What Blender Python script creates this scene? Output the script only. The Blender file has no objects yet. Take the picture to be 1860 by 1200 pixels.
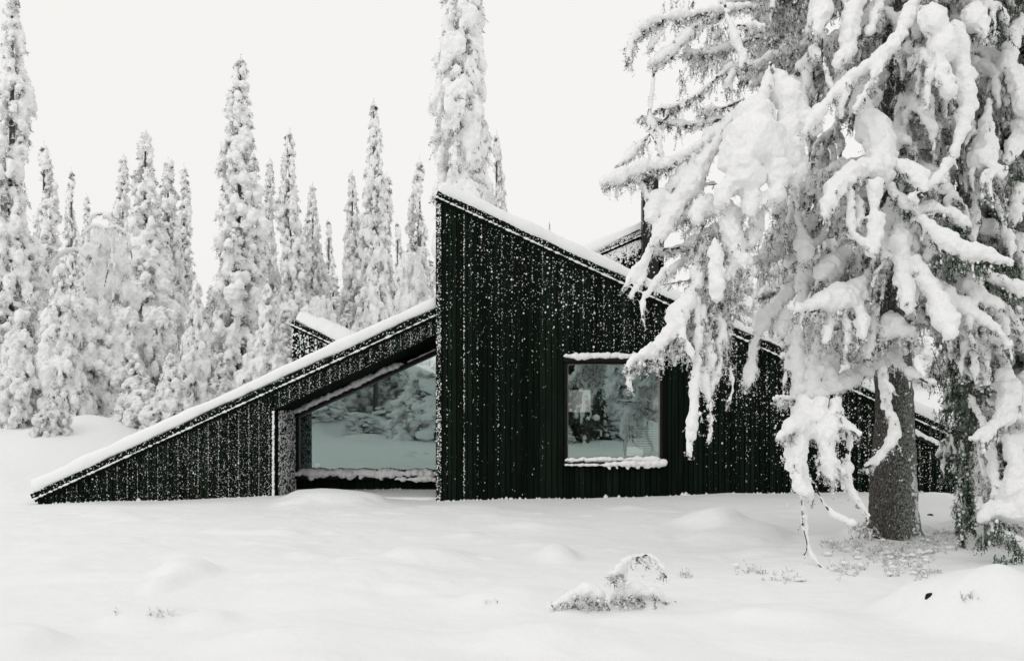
import bpy, math, random
import numpy as np
from mathutils import Vector
R = math.radians
C = bpy.context.scene.collection
scn = bpy.context.scene

# ------------------------------------------------------------------ camera, sky, light
F = 2067.0            # focal length in pixels of the 1860 px wide picture
CZ = 1.6              # eye height
HY = 730.0            # picture row of the horizon
cam_data = bpy.data.cameras.new("camera")
cam = bpy.data.objects.new("camera", cam_data); C.objects.link(cam)
cam.location = (0, 0, CZ); cam.rotation_euler = (R(90), 0, 0)
cam_data.sensor_width = 36.0; cam_data.lens = 36.0 * F / 1860.0
cam_data.shift_y = (HY - 600.0) / 1860.0
cam_data.clip_end = 2000; cam_data.clip_start = 0.05
scn.camera = cam

SUN_EL, SUN_ROT = R(38), R(215)
world = bpy.data.worlds.new("World"); scn.world = world; world.use_nodes = True
wn = world.node_tree; wn.nodes.clear()
w_out = wn.nodes.new("ShaderNodeOutputWorld"); w_bg = wn.nodes.new("ShaderNodeBackground")
sky = wn.nodes.new("ShaderNodeTexSky"); sky.sky_type = 'NISHITA'; sky.sun_disc = False
sky.sun_elevation = SUN_EL; sky.sun_rotation = SUN_ROT; sky.dust_density = 6; sky.air_density = 1.0
hs = wn.nodes.new("ShaderNodeHueSaturation"); hs.inputs['Saturation'].default_value = 0.12
# high even cloud layer over the sky: mixed in as a plain grey white luminance
mx = wn.nodes.new("ShaderNodeMixRGB"); mx.inputs[0].default_value = 0.90
CL = 9.8
mx.inputs[2].default_value = (CL, CL * 0.989, CL * 0.970, 1)
w_bg.inputs['Strength'].default_value = 0.10
wn.links.new(sky.outputs[0], hs.inputs['Color']); wn.links.new(hs.outputs[0], mx.inputs[1])
wn.links.new(mx.outputs[0], w_bg.inputs[0]); wn.links.new(w_bg.outputs[0], w_out.inputs[0])

sd = bpy.data.lights.new("sun", 'SUN'); sd.energy = 0.35; sd.angle = R(25); sd.color = (1, 0.985, 0.96)
sun = bpy.data.objects.new("sun", sd); C.objects.link(sun)
# the veiled sun stands behind the camera to the left
az = R(215)
dirv = Vector((math.sin(az) * math.cos(SUN_EL), math.cos(az) * math.cos(SUN_EL), math.sin(SUN_EL)))
sun.rotation_euler = dirv.to_track_quat('Z', 'Y').to_euler()
vs = scn.view_settings
vs.view_transform = 'Standard'; vs.look = 'None'; vs.exposure = 0.0; vs.gamma = 1.0; vs.use_curve_mapping = False
cy = scn.cycles
cy.use_denoising = True
cy.max_bounces = 10; cy.diffuse_bounces = 7; cy.glossy_bounces = 4; cy.transparent_max_bounces = 12
cy.caustics_reflective = False; cy.caustics_refractive = False

rs = np.random.RandomState(7)
random.seed(7)

# ------------------------------------------------------------------ numpy helpers
_lat = np.random.RandomState(3).rand(64, 64, 64).astype(np.float32) * 2 - 1
def vnoise(P, scale, off=0.0):
    Q = np.asarray(P, dtype=np.float64) / scale + 31.7 + off
    I = np.floor(Q).astype(np.int64); f = Q - I; f = f * f * (3 - 2 * f)
    I0 = I & 63; I1 = (I + 1) & 63
    x0, y0, z0 = I0[:, 0], I0[:, 1], I0[:, 2]; x1, y1, z1 = I1[:, 0], I1[:, 1], I1[:, 2]
    fx, fy, fz = f[:, 0], f[:, 1], f[:, 2]
    def l(a, b, t): return a + (b - a) * t
    return l(l(l(_lat[x0, y0, z0], _lat[x1, y0, z0], fx), l(_lat[x0, y1, z0], _lat[x1, y1, z0], fx), fy),
             l(l(_lat[x0, y0, z1], _lat[x1, y0, z1], fx), l(_lat[x0, y1, z1], _lat[x1, y1, z1], fx), fy), fz)
def vn2(X, Y, scale, off=0.0):
    X = np.asarray(X, float); s = X.shape
    P = np.stack([X.ravel(), np.asarray(Y, float).ravel(), np.full(X.size, off)], 1)
    return vnoise(P, scale, off).reshape(s)
def sstep(x, a, b):
    t = np.clip((x - a) / (b - a), 0, 1); return t * t * (3 - 2 * t)

def np_mesh(name, V, Fc, mats=(), midx=None, smooth=False):
    """V (n,3), Fc (m,k) -> mesh"""
    V = np.ascontiguousarray(V, dtype=np.float32); Fc = np.ascontiguousarray(Fc, dtype=np.int32)
    me = bpy.data.meshes.new(name)
    n, k = Fc.shape
    me.vertices.add(len(V)); me.vertices.foreach_set("co", V.ravel())
    me.loops.add(n * k); me.loops.foreach_set("vertex_index", Fc.ravel())
    me.polygons.add(n); me.polygons.foreach_set("loop_start", np.arange(0, n * k, k, dtype=np.int32))
    me.polygons.foreach_set("loop_total", np.full(n, k, dtype=np.int32))
    if midx is not None: me.polygons.foreach_set("material_index", midx.astype(np.int32))
    me.polygons.foreach_set("use_smooth", np.full(n, smooth))
    for m in mats: me.materials.append(m)
    me.update(calc_edges=True); me.validate(verbose=False)
    return me

class MB:
    """collects polygons of any size into one mesh"""
    def __init__(s): s.v = []; s.f = []; s.m = []
    def add(s, V, Fs, mi=0):
        b = len(s.v); s.v += [tuple(p) for p in V]; s.f += [tuple(b + i for i in f) for f in Fs]; s.m += [mi] * len(Fs)
    def box(s, x0, x1, y0, y1, z0, z1, mi=0):
        V = [(x0, y0, z0), (x1, y0, z0), (x1, y1, z0), (x0, y1, z0), (x0, y0, z1), (x1, y0, z1), (x1, y1, z1), (x0, y1, z1)]
        s.add(V, [(0, 3, 2, 1), (4, 5, 6, 7), (0, 1, 5, 4), (1, 2, 6, 5), (2, 3, 7, 6), (3, 0, 4, 7)], mi)
    def prism_y(s, poly, y0, y1, mi=0):
        """poly: XZ outline, anticlockwise seen from -Y"""
        n = len(poly); V = [(x, y0, z) for x, z in poly] + [(x, y1, z) for x, z in poly]
        Fs = [tuple(range(n)), tuple(range(2 * n - 1, n - 1, -1))]
        Fs += [(i, i + n, (i + 1) % n + n, (i + 1) % n) for i in range(n)]
        s.add(V, Fs, mi)
    def tube(s, pts, rad, seg=8, mi=0, caps=True):
        pts = [Vector(p) for p in pts]; n = len(pts)
        V = []; Fs = []
        for i, p in enumerate(pts):
            t = (pts[min(i + 1, n - 1)] - pts[max(i - 1, 0)]).normalized()
            a = t.orthogonal().normalized() if i == 0 else (a - t * a.dot(t)).normalized()
            b = t.cross(a); r = rad[i] if hasattr(rad, '__len__') else rad
            for k in range(seg):
                th = 2 * math.pi * k / seg
                V.append(p + a * (r * math.cos(th)) + b * (r * math.sin(th)))
        for i in range(n - 1):
            for k in range(seg):
                Fs.append((i * seg + k, i * seg + (k + 1) % seg, (i + 1) * seg + (k + 1) % seg, (i + 1) * seg + k))
        if caps: Fs += [tuple(range(seg - 1, -1, -1)), tuple(range((n - 1) * seg, n * seg))]
        s.add(V, Fs, mi)
    def build(s, name, mats, parent=None, smooth=False):
        me = bpy.data.meshes.new(name); me.from_pydata(s.v, [], s.f)
        for m in (mats if isinstance(mats, (list, tuple)) else [mats]): me.materials.append(m)
        me.polygons.foreach_set("material_index", np.array(s.m, dtype=np.int32))
        me.polygons.foreach_set("use_smooth", np.full(len(s.f), smooth)); me.update()
        return link(name, me, parent)

def link(name, me, parent=None, loc=None):
    o = bpy.data.objects.new(name, me); C.objects.link(o)
    if parent is not None: o.parent = parent
    if loc is not None: o.location = loc
    return o
def tag(o, label=None, cat=None, group=None, kind=None):
    if label: o['label'] = label
    if cat: o['category'] = cat
    if group: o['group'] = group
    if kind: o['kind'] = kind
    return o
def thing(name, label, cat, loc=(0, 0, 0), rz=0, group=None):
    o = bpy.data.objects.new(name, None); C.objects.link(o); o.location = loc; o.rotation_euler = (0, 0, rz)
    o.empty_display_size = 0.2
    return tag(o, label, cat, group)
def at(px, py, Y): return Vector(((px - 930) / F * Y, Y, CZ + (HY - py) / F * Y))

# unit balls
def ico(sub):
    import bmesh
    bm = bmesh.new(); bmesh.ops.create_icosphere(bm, subdivisions=sub, radius=1)
    V = np.array([v.co[:] for v in bm.verts]); Fc = np.array([[v.index for v in f.verts] for f in bm.faces]); bm.free()
    return V, Fc
ICO1 = ico(1); ICO2 = ico(2)
OCT = (np.array([(1, 0, 0), (-1, 0, 0), (0, 1, 0), (0, -1, 0), (0, 0, 1), (0, 0, -1)], float),
       np.array([(0, 2, 4), (2, 1, 4), (1, 3, 4), (3, 0, 4), (2, 0, 5), (1, 2, 5), (3, 1, 5), (0, 3, 5)]))
def balls(cen, rad, T=ICO1):
    """many ellipsoids; cen (n,3), rad (n,3) or (n,)"""
    cen = np.asarray(cen, float); rad = np.asarray(rad, float)
    if rad.ndim == 1: rad = np.repeat(rad[:, None], 3, 1)
    V = cen[:, None, :] + T[0][None] * rad[:, None, :]
    Fc = T[1][None] + (np.arange(len(cen)) * len(T[0]))[:, None, None]
    return V.reshape(-1, 3), Fc.reshape(-1, 3)

def remesh(V, Fc, voxel, smooth_it=2, noise=(), lift=0.0):
    """merge closed shapes into one skin of snow, smooth it and roughen it"""
    me = np_mesh("tmp", V, Fc)
    o = bpy.data.objects.new("tmp", me); C.objects.link(o)
    m = o.modifiers.new("r", 'REMESH'); m.mode = 'VOXEL'; m.voxel_size = voxel; m.adaptivity = 0
    if smooth_it:
        s = o.modifiers.new("s", 'SMOOTH'); s.factor = 0.5; s.iterations = smooth_it
    dg = bpy.context.evaluated_depsgraph_get()
    res = bpy.data.meshes.new_from_object(o.evaluated_get(dg), depsgraph=dg)
    bpy.data.objects.remove(o); bpy.data.meshes.remove(me)
    n = len(res.vertices)
    if n and noise:
        co = np.empty(n * 3, np.float32); res.vertices.foreach_get("co", co); co = co.reshape(-1, 3)
        no = np.empty(n * 3, np.float32); res.vertex_normals.foreach_get("vector", no); no = no.reshape(-1, 3)
        d = np.zeros(n)
        for k, (sc_, amp) in enumerate(noise): d += amp * vnoise(co, sc_, 5.3 * k)
        co = co + no * (d + lift)[:, None]
        res.vertices.foreach_set("co", co.astype(np.float32).ravel())
    res.polygons.foreach_set("use_smooth", np.ones(len(res.polygons), bool)); res.update()
    return res
def with_mats(me, *mats):
    me.materials.clear()
    for m in mats: me.materials.append(m)
    return me

def strands(P0, D, L, K=10, m=2, nl=0.04, nw=0.009, sag=0.6, stem=0.004, jit=0.5, rnd=rs):
    """drooping twigs with needles. P0 (n,3) roots, D (n,3) directions, L (n,) lengths"""
    P0 = np.asarray(P0, float); D = np.asarray(D, float); L = np.asarray(L, float); n = len(P0)
    D = D / (np.linalg.norm(D, axis=1, keepdims=True) + 1e-9)
    t = np.linspace(0.05, 1, K)
    w = rnd.randn(n, 3) * 0.08
    pts = P0[:, None, :] + D[:, None, :] * (L[:, None] * t[None])[..., None]
    pts[..., 2] -= sag * L[:, None] * t[None] ** 2 * 0.5
    pts += w[:, None, :] * (t[None, :, None] ** 2) * L[:, None, None]
    tan = np.gradient(pts, axis=1); tan /= (np.linalg.norm(tan, axis=2, keepdims=True) + 1e-9)
    P = np.repeat(pts.reshape(-1, 3), m, 0); T = np.repeat(tan.reshape(-1, 3), m, 0)
    N = len(P)
    side = rnd.randn(N, 3); side -= T * (side * T).sum(1, keepdims=True); side /= (np.linalg.norm(side, axis=1, keepdims=True) + 1e-9)
    d = side * 1.0 + T * 0.55 + rnd.randn(N, 3) * 0.15 * jit
    d /= (np.linalg.norm(d, axis=1, keepdims=True) + 1e-9)
    P = P + T * (rnd.rand(N, 1) - 0.5) * (L.mean() / K)
    ln = nl * (0.6 + 0.8 * rnd.rand(N, 1))
    wv = np.cross(d, rnd.randn(N, 3)); wv /= (np.linalg.norm(wv, axis=1, keepdims=True) + 1e-9)
    a = P - wv * nw * 0.5; b = P + wv * nw * 0.5; c = P + d * ln
    V = np.stack([a, b, c], 1).reshape(-1, 3); Fc = np.arange(len(V)).reshape(-1, 3)
    if stem > 0:
        q = pts; s1 = np.cross(tan, np.array([0.3, 1, 0.1])); s1 /= (np.linalg.norm(s1, axis=2, keepdims=True) + 1e-9)
        A = q - s1 * stem * 0.5; B = q + s1 * stem * 0.5
        base = len(V)
        SV = np.stack([A, B], 2).reshape(-1, 3)
        idx = (np.arange(n)[:, None] * K + np.arange(K - 1)[None]).ravel() * 2 + base
        SF = np.concatenate([np.stack([idx, idx + 1, idx + 3], 1), np.stack([idx, idx + 3, idx + 2], 1)])
        V = np.concatenate([V, SV]); Fc = np.concatenate([Fc, SF])
    return V, Fc
def cat_meshes(parts):
    Vs, Fs, b = [], [], 0
    for V, Fc in parts:
        Vs.append(V); Fs.append(Fc + b); b += len(V)
    return np.concatenate(Vs), np.concatenate(Fs)

# ------------------------------------------------------------------ materials
def mat(name):
    m = bpy.data.materials.new(name); m.use_nodes = True; nt = m.node_tree
    return m, nt, nt.nodes['Principled BSDF']
def nd(nt, t, **kw):
    n = nt.nodes.new(t)
    for k, v in kw.items():
        if k in n.inputs: n.inputs[k].default_value = v
        else: setattr(n, k, v)
    return n
def ramp(nt, fac, stops):
    r = nt.nodes.new("ShaderNodeValToRGB"); e = r.color_ramp.elements
    e[0].position, e[0].color = stops[0][0], (*stops[0][1], 1); e[1].position, e[1].color = stops[-1][0], (*stops[-1][1], 1)
    for p, c in stops[1:-1]:
        x = e.new(p); x.color = (*c, 1)
    nt.links.new(fac, r.inputs[0]); return r
def simple(name, col, rough=0.8, spec=0.3, bump=None, var=0.0, vscale=20):
    m, nt, b = mat(name); b.inputs['Base Color'].default_value = (*col, 1); b.inputs['Roughness'].default_value = rough
    b.inputs['Specular IOR Level'].default_value = spec
    tc = nd(nt, "ShaderNodeTexCoord")
    if var:
        n = nd(nt, "ShaderNodeTexNoise", Scale=vscale, Detail=6.0); nt.links.new(tc.outputs['Object'], n.inputs['Vector'])
        r = ramp(nt, n.outputs[0], [(0.3, tuple(c * (1 - var) for c in col)), (0.7, tuple(c * (1 + var) for c in col))])
        nt.links.new(r.outputs[0], b.inputs['Base Color'])
    if bump:
        n2 = nd(nt, "ShaderNodeTexNoise", Scale=bump[0], Detail=5.0); nt.links.new(tc.outputs['Object'], n2.inputs['Vector'])
        bp = nd(nt, "ShaderNodeBump", Strength=bump[1], Distance=bump[2]); nt.links.new(n2.outputs[0], bp.inputs['Height'])
        nt.links.new(bp.outputs[0], b.inputs['Normal'])
    return m
def snow_mat(name, s1, d1, s2, d2, col=(0.90, 0.905, 0.912)):
    m, nt, b = mat(name)
    b.inputs['Base Color'].default_value = (*col, 1); b.inputs['Roughness'].default_value = 0.65
    b.inputs['Specular IOR Level'].default_value = 0.15
    tc = nd(nt, "ShaderNodeTexCoord")
    a = nd(nt, "ShaderNodeTexNoise", Scale=s1, Detail=4.0); c = nd(nt, "ShaderNodeTexNoise", Scale=s2, Detail=3.0)
    nt.links.new(tc.outputs['Object'], a.inputs['Vector']); nt.links.new(tc.outputs['Object'], c.inputs['Vector'])
    b1 = nd(nt, "ShaderNodeBump", Strength=1.0, Distance=d1); b2 = nd(nt, "ShaderNodeBump", Strength=1.0, Distance=d2)
    nt.links.new(a.outputs[0], b1.inputs['Height']); nt.links.new(c.outputs[0], b2.inputs['Height'])
    nt.links.new(b1.outputs[0], b2.inputs['Normal']); nt.links.new(b2.outputs[0], b.inputs['Normal'])
    return m
M_ground = snow_mat("ground_snow", 7, 0.016, 70, 0.004, (0.862, 0.868, 0.876))
M_snow = snow_mat("tree_snow", 26, 0.016, 80, 0.008, (0.92, 0.922, 0.925))
M_roofsnow = snow_mat("roof_snow", 7, 0.01, 70, 0.004, (0.90, 0.905, 0.91))
M_far = snow_mat("far_snow", 9, 0.05, 30, 0.015, (0.93, 0.932, 0.935))
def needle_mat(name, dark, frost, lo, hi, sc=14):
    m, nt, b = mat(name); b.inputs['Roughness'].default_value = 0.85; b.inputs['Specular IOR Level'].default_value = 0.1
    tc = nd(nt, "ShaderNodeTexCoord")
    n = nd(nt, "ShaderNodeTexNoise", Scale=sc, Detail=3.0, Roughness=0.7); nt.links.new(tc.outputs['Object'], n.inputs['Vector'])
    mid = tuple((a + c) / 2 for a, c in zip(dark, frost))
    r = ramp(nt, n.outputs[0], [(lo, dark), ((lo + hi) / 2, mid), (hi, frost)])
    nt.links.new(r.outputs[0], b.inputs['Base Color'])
    return m
M_needle = needle_mat("rimed_needles", (0.030, 0.036, 0.026), (0.87, 0.875, 0.875), 0.40, 0.53, 13)
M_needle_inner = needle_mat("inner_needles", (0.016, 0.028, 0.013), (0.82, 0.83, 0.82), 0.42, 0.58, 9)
M_needle_far = needle_mat("far_rimed_needles", (0.045, 0.055, 0.04), (0.88, 0.885, 0.885), 0.35, 0.50, 5)
M_needle_green = needle_mat("green_needles", (0.014, 0.036, 0.012), (0.44, 0.48, 0.44), 0.44, 0.72, 8)
M_frostgrass = needle_mat("frosted_heather", (0.16, 0.15, 0.13), (0.80, 0.80, 0.80), 0.30, 0.58, 20)
M_needle_dark = needle_mat("dark_needles", (0.018, 0.034, 0.020), (0.26, 0.30, 0.27), 0.38, 0.72, 5)  # unlit undersides of a mirrored crown put into the needle colour
M_twig = simple("twig_bark", (0.06, 0.05, 0.04), 0.9, 0.1, var=0.4, vscale=40)
def bark_mat():
    m, nt, b = mat("spruce_bark"); b.inputs['Roughness'].default_value = 0.95; b.inputs['Specular IOR Level'].default_value = 0.1
    tc = nd(nt, "ShaderNodeTexCoord"); mp = nd(nt, "ShaderNodeMapping"); mp.inputs['Scale'].default_value = (1, 1, 0.42)
    nt.links.new(tc.outputs['Object'], mp.inputs[0])
    v = nd(nt, "ShaderNodeTexVoronoi", Scale=42.0); v.feature = 'DISTANCE_TO_EDGE'
    wz = nd(nt, "ShaderNodeTexNoise", Scale=14.0, Detail=5.0)
    nt.links.new(mp.outputs[0], wz.inputs['Vector'])
    mxv = nd(nt, "ShaderNodeMixRGB"); mxv.inputs[0].default_value = 0.14
    nt.links.new(mp.outputs[0], mxv.inputs[1]); nt.links.new(wz.outputs['Color'], mxv.inputs[2]); nt.links.new(mxv.outputs[0], v.inputs['Vector'])
    r = ramp(nt, v.outputs['Distance'], [(0.0, (0.022, 0.020, 0.018)), (0.13, (0.11, 0.103, 0.095)), (0.35, (0.23, 0.22, 0.205)), (0.6, (0.42, 0.41, 0.40))])
    # greenish lichen and rime on the flank
    g = nd(nt, "ShaderNodeTexNoise", Scale=46.0, Detail=6.0, Roughness=0.7); nt.links.new(tc.outputs['Object'], g.inputs['Vector'])
    g2 = nd(nt, "ShaderNodeTexNoise", Scale=1.1, Detail=2.0); nt.links.new(tc.outputs['Object'], g2.inputs['Vector'])
    sx = nd(nt, "ShaderNodeSeparateXYZ"); nt.links.new(tc.outputs['Object'], sx.inputs[0])
    ad = nd(nt, "ShaderNodeMath", operation='MULTIPLY_ADD'); ad.inputs[1].default_value = 0.62; nt.links.new(sx.outputs[0], ad.inputs[0]); nt.links.new(g.outputs[0], ad.inputs[2])
    rr = ramp(nt, ad.outputs[0], [(0.50, (0, 0, 0)), (0.64, (1, 1, 1))])
    mx2 = nd(nt, "ShaderNodeMixRGB"); mx2.inputs[2].default_value = (0.40, 0.44, 0.39, 1)
    nt.links.new(rr.outputs[0], mx2.inputs[0]); nt.links.new(r.outputs[0], mx2.inputs[1]); nt.links.new(mx2.outputs[0], b.inputs['Base Color'])
    bp = nd(nt, "ShaderNodeBump", Strength=1.0, Distance=0.035); nt.links.new(v.outputs['Distance'], bp.inputs['Height']); nt.links.new(bp.outputs[0], b.inputs['Normal'])
    return m
M_bark = bark_mat()
def wood_mat():
    m, nt, b = mat("dark_stained_boards"); b.inputs['Roughness'].default_value = 0.75; b.inputs['Specular IOR Level'].default_value = 0.05
    tc = nd(nt, "ShaderNodeTexCoord"); mp = nd(nt, "ShaderNodeMapping"); mp.inputs['Scale'].default_value = (30, 30, 1.2)
    nt.links.new(tc.outputs['Object'], mp.inputs[0])
    n = nd(nt, "ShaderNodeTexNoise", Scale=1.0, Detail=6.0, Roughness=0.65); nt.links.new(mp.outputs[0], n.inputs['Vector'])
    r = ramp(nt, n.outputs[0], [(0.3, (0.0020, 0.0038, 0.0026)), (0.75, (0.0080, 0.0132, 0.0095))])
    gm = nd(nt, "ShaderNodeNewGeometry")
    rv = ramp(nt, gm.outputs['Random Per Island'], [(0.0, (0.55, 0.6, 0.55)), (1.0, (1.6, 1.6, 1.5))])
    mu = nd(nt, "ShaderNodeMixRGB", blend_type='MULTIPLY'); mu.inputs[0].default_value = 1.0
    nt.links.new(r.outputs[0], mu.inputs[1]); nt.links.new(rv.outputs[0], mu.inputs[2]); nt.links.new(mu.outputs[0], b.inputs['Base Color'])
    bp = nd(nt, "ShaderNodeBump", Strength=0.5, Distance=0.003); nt.links.new(n.outputs[0], bp.inputs['Height']); nt.links.new(bp.outputs[0], b.inputs['Normal'])
    return m
M_wood = wood_mat()
M_metal = simple("dark_metal_trim", (0.008, 0.010, 0.009), 0.45, 0.3)
M_frame = simple("black_window_frame", (0.006, 0.006, 0.006), 0.5, 0.2)
M_lightframe = simple("pale_pane_edge", (0.30, 0.28, 0.26), 0.5, 0.3)
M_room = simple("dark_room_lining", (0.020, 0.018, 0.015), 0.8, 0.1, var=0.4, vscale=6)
M_reveal_wood = simple("pale_wood_reveal", (0.42, 0.37, 0.32), 0.7, 0.2, var=0.15, vscale=12)
M_white = simple("white_ceramic", (0.75, 0.74, 0.72), 0.5, 0.3)
M_candle = simple("candle_wax", (0.9, 0.87, 0.78), 0.5, 0.3)
M_blind = simple("pale_slats", (0.55, 0.50, 0.45), 0.7, 0.2)
M_hollow_shade = simple("dark_hollow_shade", (0.02, 0.02, 0.018), 0.9, 0.1, var=0.5, vscale=30, bump=(30, 0.8, 0.02))  # near black colour standing for the shade inside small snow hollows
def glass_mat():
    m = bpy.data.materials.new("coated_glass"); m.use_nodes = True; nt = m.node_tree; nt.nodes.clear()
    o = nd(nt, "ShaderNodeOutputMaterial"); t = nd(nt, "ShaderNodeBsdfTransparent"); t.inputs[0].default_value = (0.95, 0.97, 0.96, 1)
    g = nd(nt, "ShaderNodeBsdfGlossy"); g.inputs['Roughness'].default_value = 0.0; g.inputs['Color'].default_value = (0.80, 1.0, 0.955, 1)
    mxs = nd(nt, "ShaderNodeMixShader"); mxs.inputs[0].default_value = 0.35
    nt.links.new(t.outputs[0], mxs.inputs[1]); nt.links.new(g.outputs[0], mxs.inputs[2]); nt.links.new(mxs.outputs[0], o.inputs[0])
    return m
M_glass = glass_mat()
M_clear = bpy.data.materials.new('clear_glass'); M_clear.use_nodes = True; _t = M_clear.node_tree; _t.nodes.clear()
_a = _t.nodes.new('ShaderNodeOutputMaterial'); _b = _t.nodes.new('ShaderNodeBsdfTransparent'); _b.inputs[0].default_value = (0.98, 0.99, 0.985, 1); _t.links.new(_b.outputs[0], _a.inputs[0])
# ------------------------------------------------------------------ ground
MOUNDS = []   # (x, y, rx, ry, h, power)
def mound(px, pyb, rpx, hpx, ry=None, dx=0):
    Y = CZ * F / (pyb - HY); s = Y / F
    MOUNDS.append(((px - 930) * s, Y, rpx * s, (ry if ry else rpx * s * 0.9), hpx * s))
mound(1290, 956, 62, 23, 0.8); mound(1350, 966, 70, 18, 0.7); mound(1345, 980, 90, 20)
mound(1765, 1120, 104, 74, 0.65); mound(1860, 1140, 80, 40, 0.6)
mound(335, 1055, 40, 26, 0.35); mound(290, 1080, 26, 16, 0.3); mound(250, 1130, 60, 20, 0.35); mound(380, 1130, 40, 16, 0.3)
mound(40, 1185, 75, 36, 0.4); mound(775, 1015, 62, 17, 0.5); mound(1015, 1010, 30, 20, 0.4); mound(700, 1020, 60, 10, 0.4)
mound(900, 1100, 70, 22, 0.3); mound(1165, 1098, 52, 26, 0.25); mound(1060, 1105, 50, 16, 0.2); mound(460, 1015, 120, 14, 0.8)
mound(1700, 925, 50, 22, 0.6); mound(1672, 968, 30, 22, 0.35); mound(1560, 985, 26, 14, 0.3); mound(1830, 960, 80, 40, 0.8); mound(1630, 985, 110, 22, 0.9); mound(1480, 1020, 120, 12, 0.8)
mound(600, 912, 90, 20, 0.7); mound(640, 1050, 160, 12, 0.9); mound(1010, 1150, 130, 16, .5); mound(500, 1170, 120, 18, .4); mound(130, 1010, 120, 12, 0.9); mound(580, 1090, 110, 14, 0.4); mound(1420, 1120, 100, 18, 0.4)
def ground_z(x, y):
    x = np.asarray(x, float); y = np.asarray(y, float)
    z = np.zeros(np.broadcast(x, y).shape) + 0 * x + 0 * y
    z += 1.02 * sstep(y, 22.0, 31) * (1 - sstep(x, 2, 10)) + 1.6 * sstep(y, 38, 140)
    z += sstep(x, 5.5, 13) * sstep(y, 21, 38) * 2.75 + sstep(x, 1, 9) * sstep(y, 16, 19) * 0.16
    z -= 0.06 * (1 - sstep(x, -6, -3)) * sstep(y, 15, 18) * (1 - sstep(y, 22, 25))
    z += 0.55 * (1 - sstep(x, -10.5, -7.8)) * sstep(y, 19.3, 22.5) * (1 - sstep(y, 30, 36)) * 0.8      # bank beside the roof foot
    z += 0.20 * (1 - sstep(np.hypot(x + 6.0, (y - 21.3) * 0.6), 0.5, 3))*0
    b = -y
    z += 1.0 * sstep(b, 2, 14) + 3.6 * sstep(b, 13, 42) + 3 * sstep(b, 40, 120) + sstep(b, 2, 8) * (0.46 * vn2(x, y, 2.6, 31) + 0.24 * vn2(x, y, 1.1, 32) + 0.07 * vn2(x, y, 0.45, 34))
    z += 0.075 * vn2(x, y, 2.3, 1) + 0.022 * vn2(x, y, 0.8, 2) + 0.008 * vn2(x, y, 0.27, 3) + 0.003 * vn2(x, y, 0.12, 33) + 0.30 * vn2(x, y, 13, 4) * sstep(np.hypot(x, y - 10), 16, 30)
    near = (1 - sstep(y, 17, 18.5)) * sstep(y, 2, 5)
    z += near * (0.10 * np.maximum(vn2(x, y, 0.75, 40) - 0.42, 0) + 0.05 * np.maximum(vn2(x, y, 0.33, 41) - 0.45, 0) + 0.05 * np.abs(vn2(x, y, 1.4, 42)))
    nr = np.maximum(np.maximum(sstep(y, 23, 28), sstep(b, 0, 4)), sstep(np.abs(x), 9, 13))
    z += nr * 0.12 * vn2(x, y, 1.5, 6) + 0.45 * sstep(y, 25.5, 28) * (1 - sstep(x, -7, -3)) * np.maximum(vn2(x, y, 2.2, 8), -0.2) * (1 - sstep(y, 40, 60))
    for mx_, my_, rx, ry, h in MOUNDS:
        d = np.hypot((x - mx_) / rx, (y - my_) / ry) * (1 + 0.30 * vn2(x, y, 0.6, mx_) + 0.10 * vn2(x, y, 0.22, mx_))
        z += h * np.exp(-(d ** 3.6) * 1.0)
    return z
def gz(x, y): return float(ground_z(np.array([x]), np.array([y]))[0])
def axis(a, b, step, grow, lim_lo, lim_hi):
    mid = list(np.arange(a, b, step)); lo = []; hi = []
    s = step; p = a
    while p > lim_lo: s *= grow; p -= s; lo.append(p)
    s = step; p = mid[-1]
    while p < lim_hi: s *= grow; p += s; hi.append(p)
    return np.array(lo[::-1] + mid + hi)
gx = axis(-9.5, 10, 0.05, 1.06, -500, 500); gy = axis(6.2, 20.5, 0.045, 1.05, -400, 700)
GX, GY = np.meshgrid(gx, gy)
GZ = ground_z(GX, GY)
V = np.stack([GX.ravel(), GY.ravel(), GZ.ravel()], 1)
nx = len(gx); I = (np.arange(len(gy) - 1)[:, None] * nx + np.arange(nx - 1)[None]).ravel()
ground = link("snowy_ground", np_mesh("snowy_ground", V, np.stack([I, I + 1, I + nx + 1, I + nx], 1), [M_ground], smooth=True))
tag(ground, kind='structure')

# ------------------------------------------------------------------ cabin
cabin = thing("cabin", "black timber cabin with steep snow covered roofs and two large windows", "cabin", (0, 19, 0))
def cpart(o, parent=cabin):
    if parent is cabin: o.location = (-cabin.location[0], -cabin.location[1], -cabin.location[2])
    return o
S = 19.0 / F
def fx(px, Y=19.0): return (px - 930) * Y / F
def fz(py, Y=19.0): return CZ + (HY - py) * Y / F
def line(x0, z0, x1, z1): return lambda x: z0 + (z1 - z0) * (x - x0) / (x1 - x0)
YM, YW = 19.0, 19.14
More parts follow.
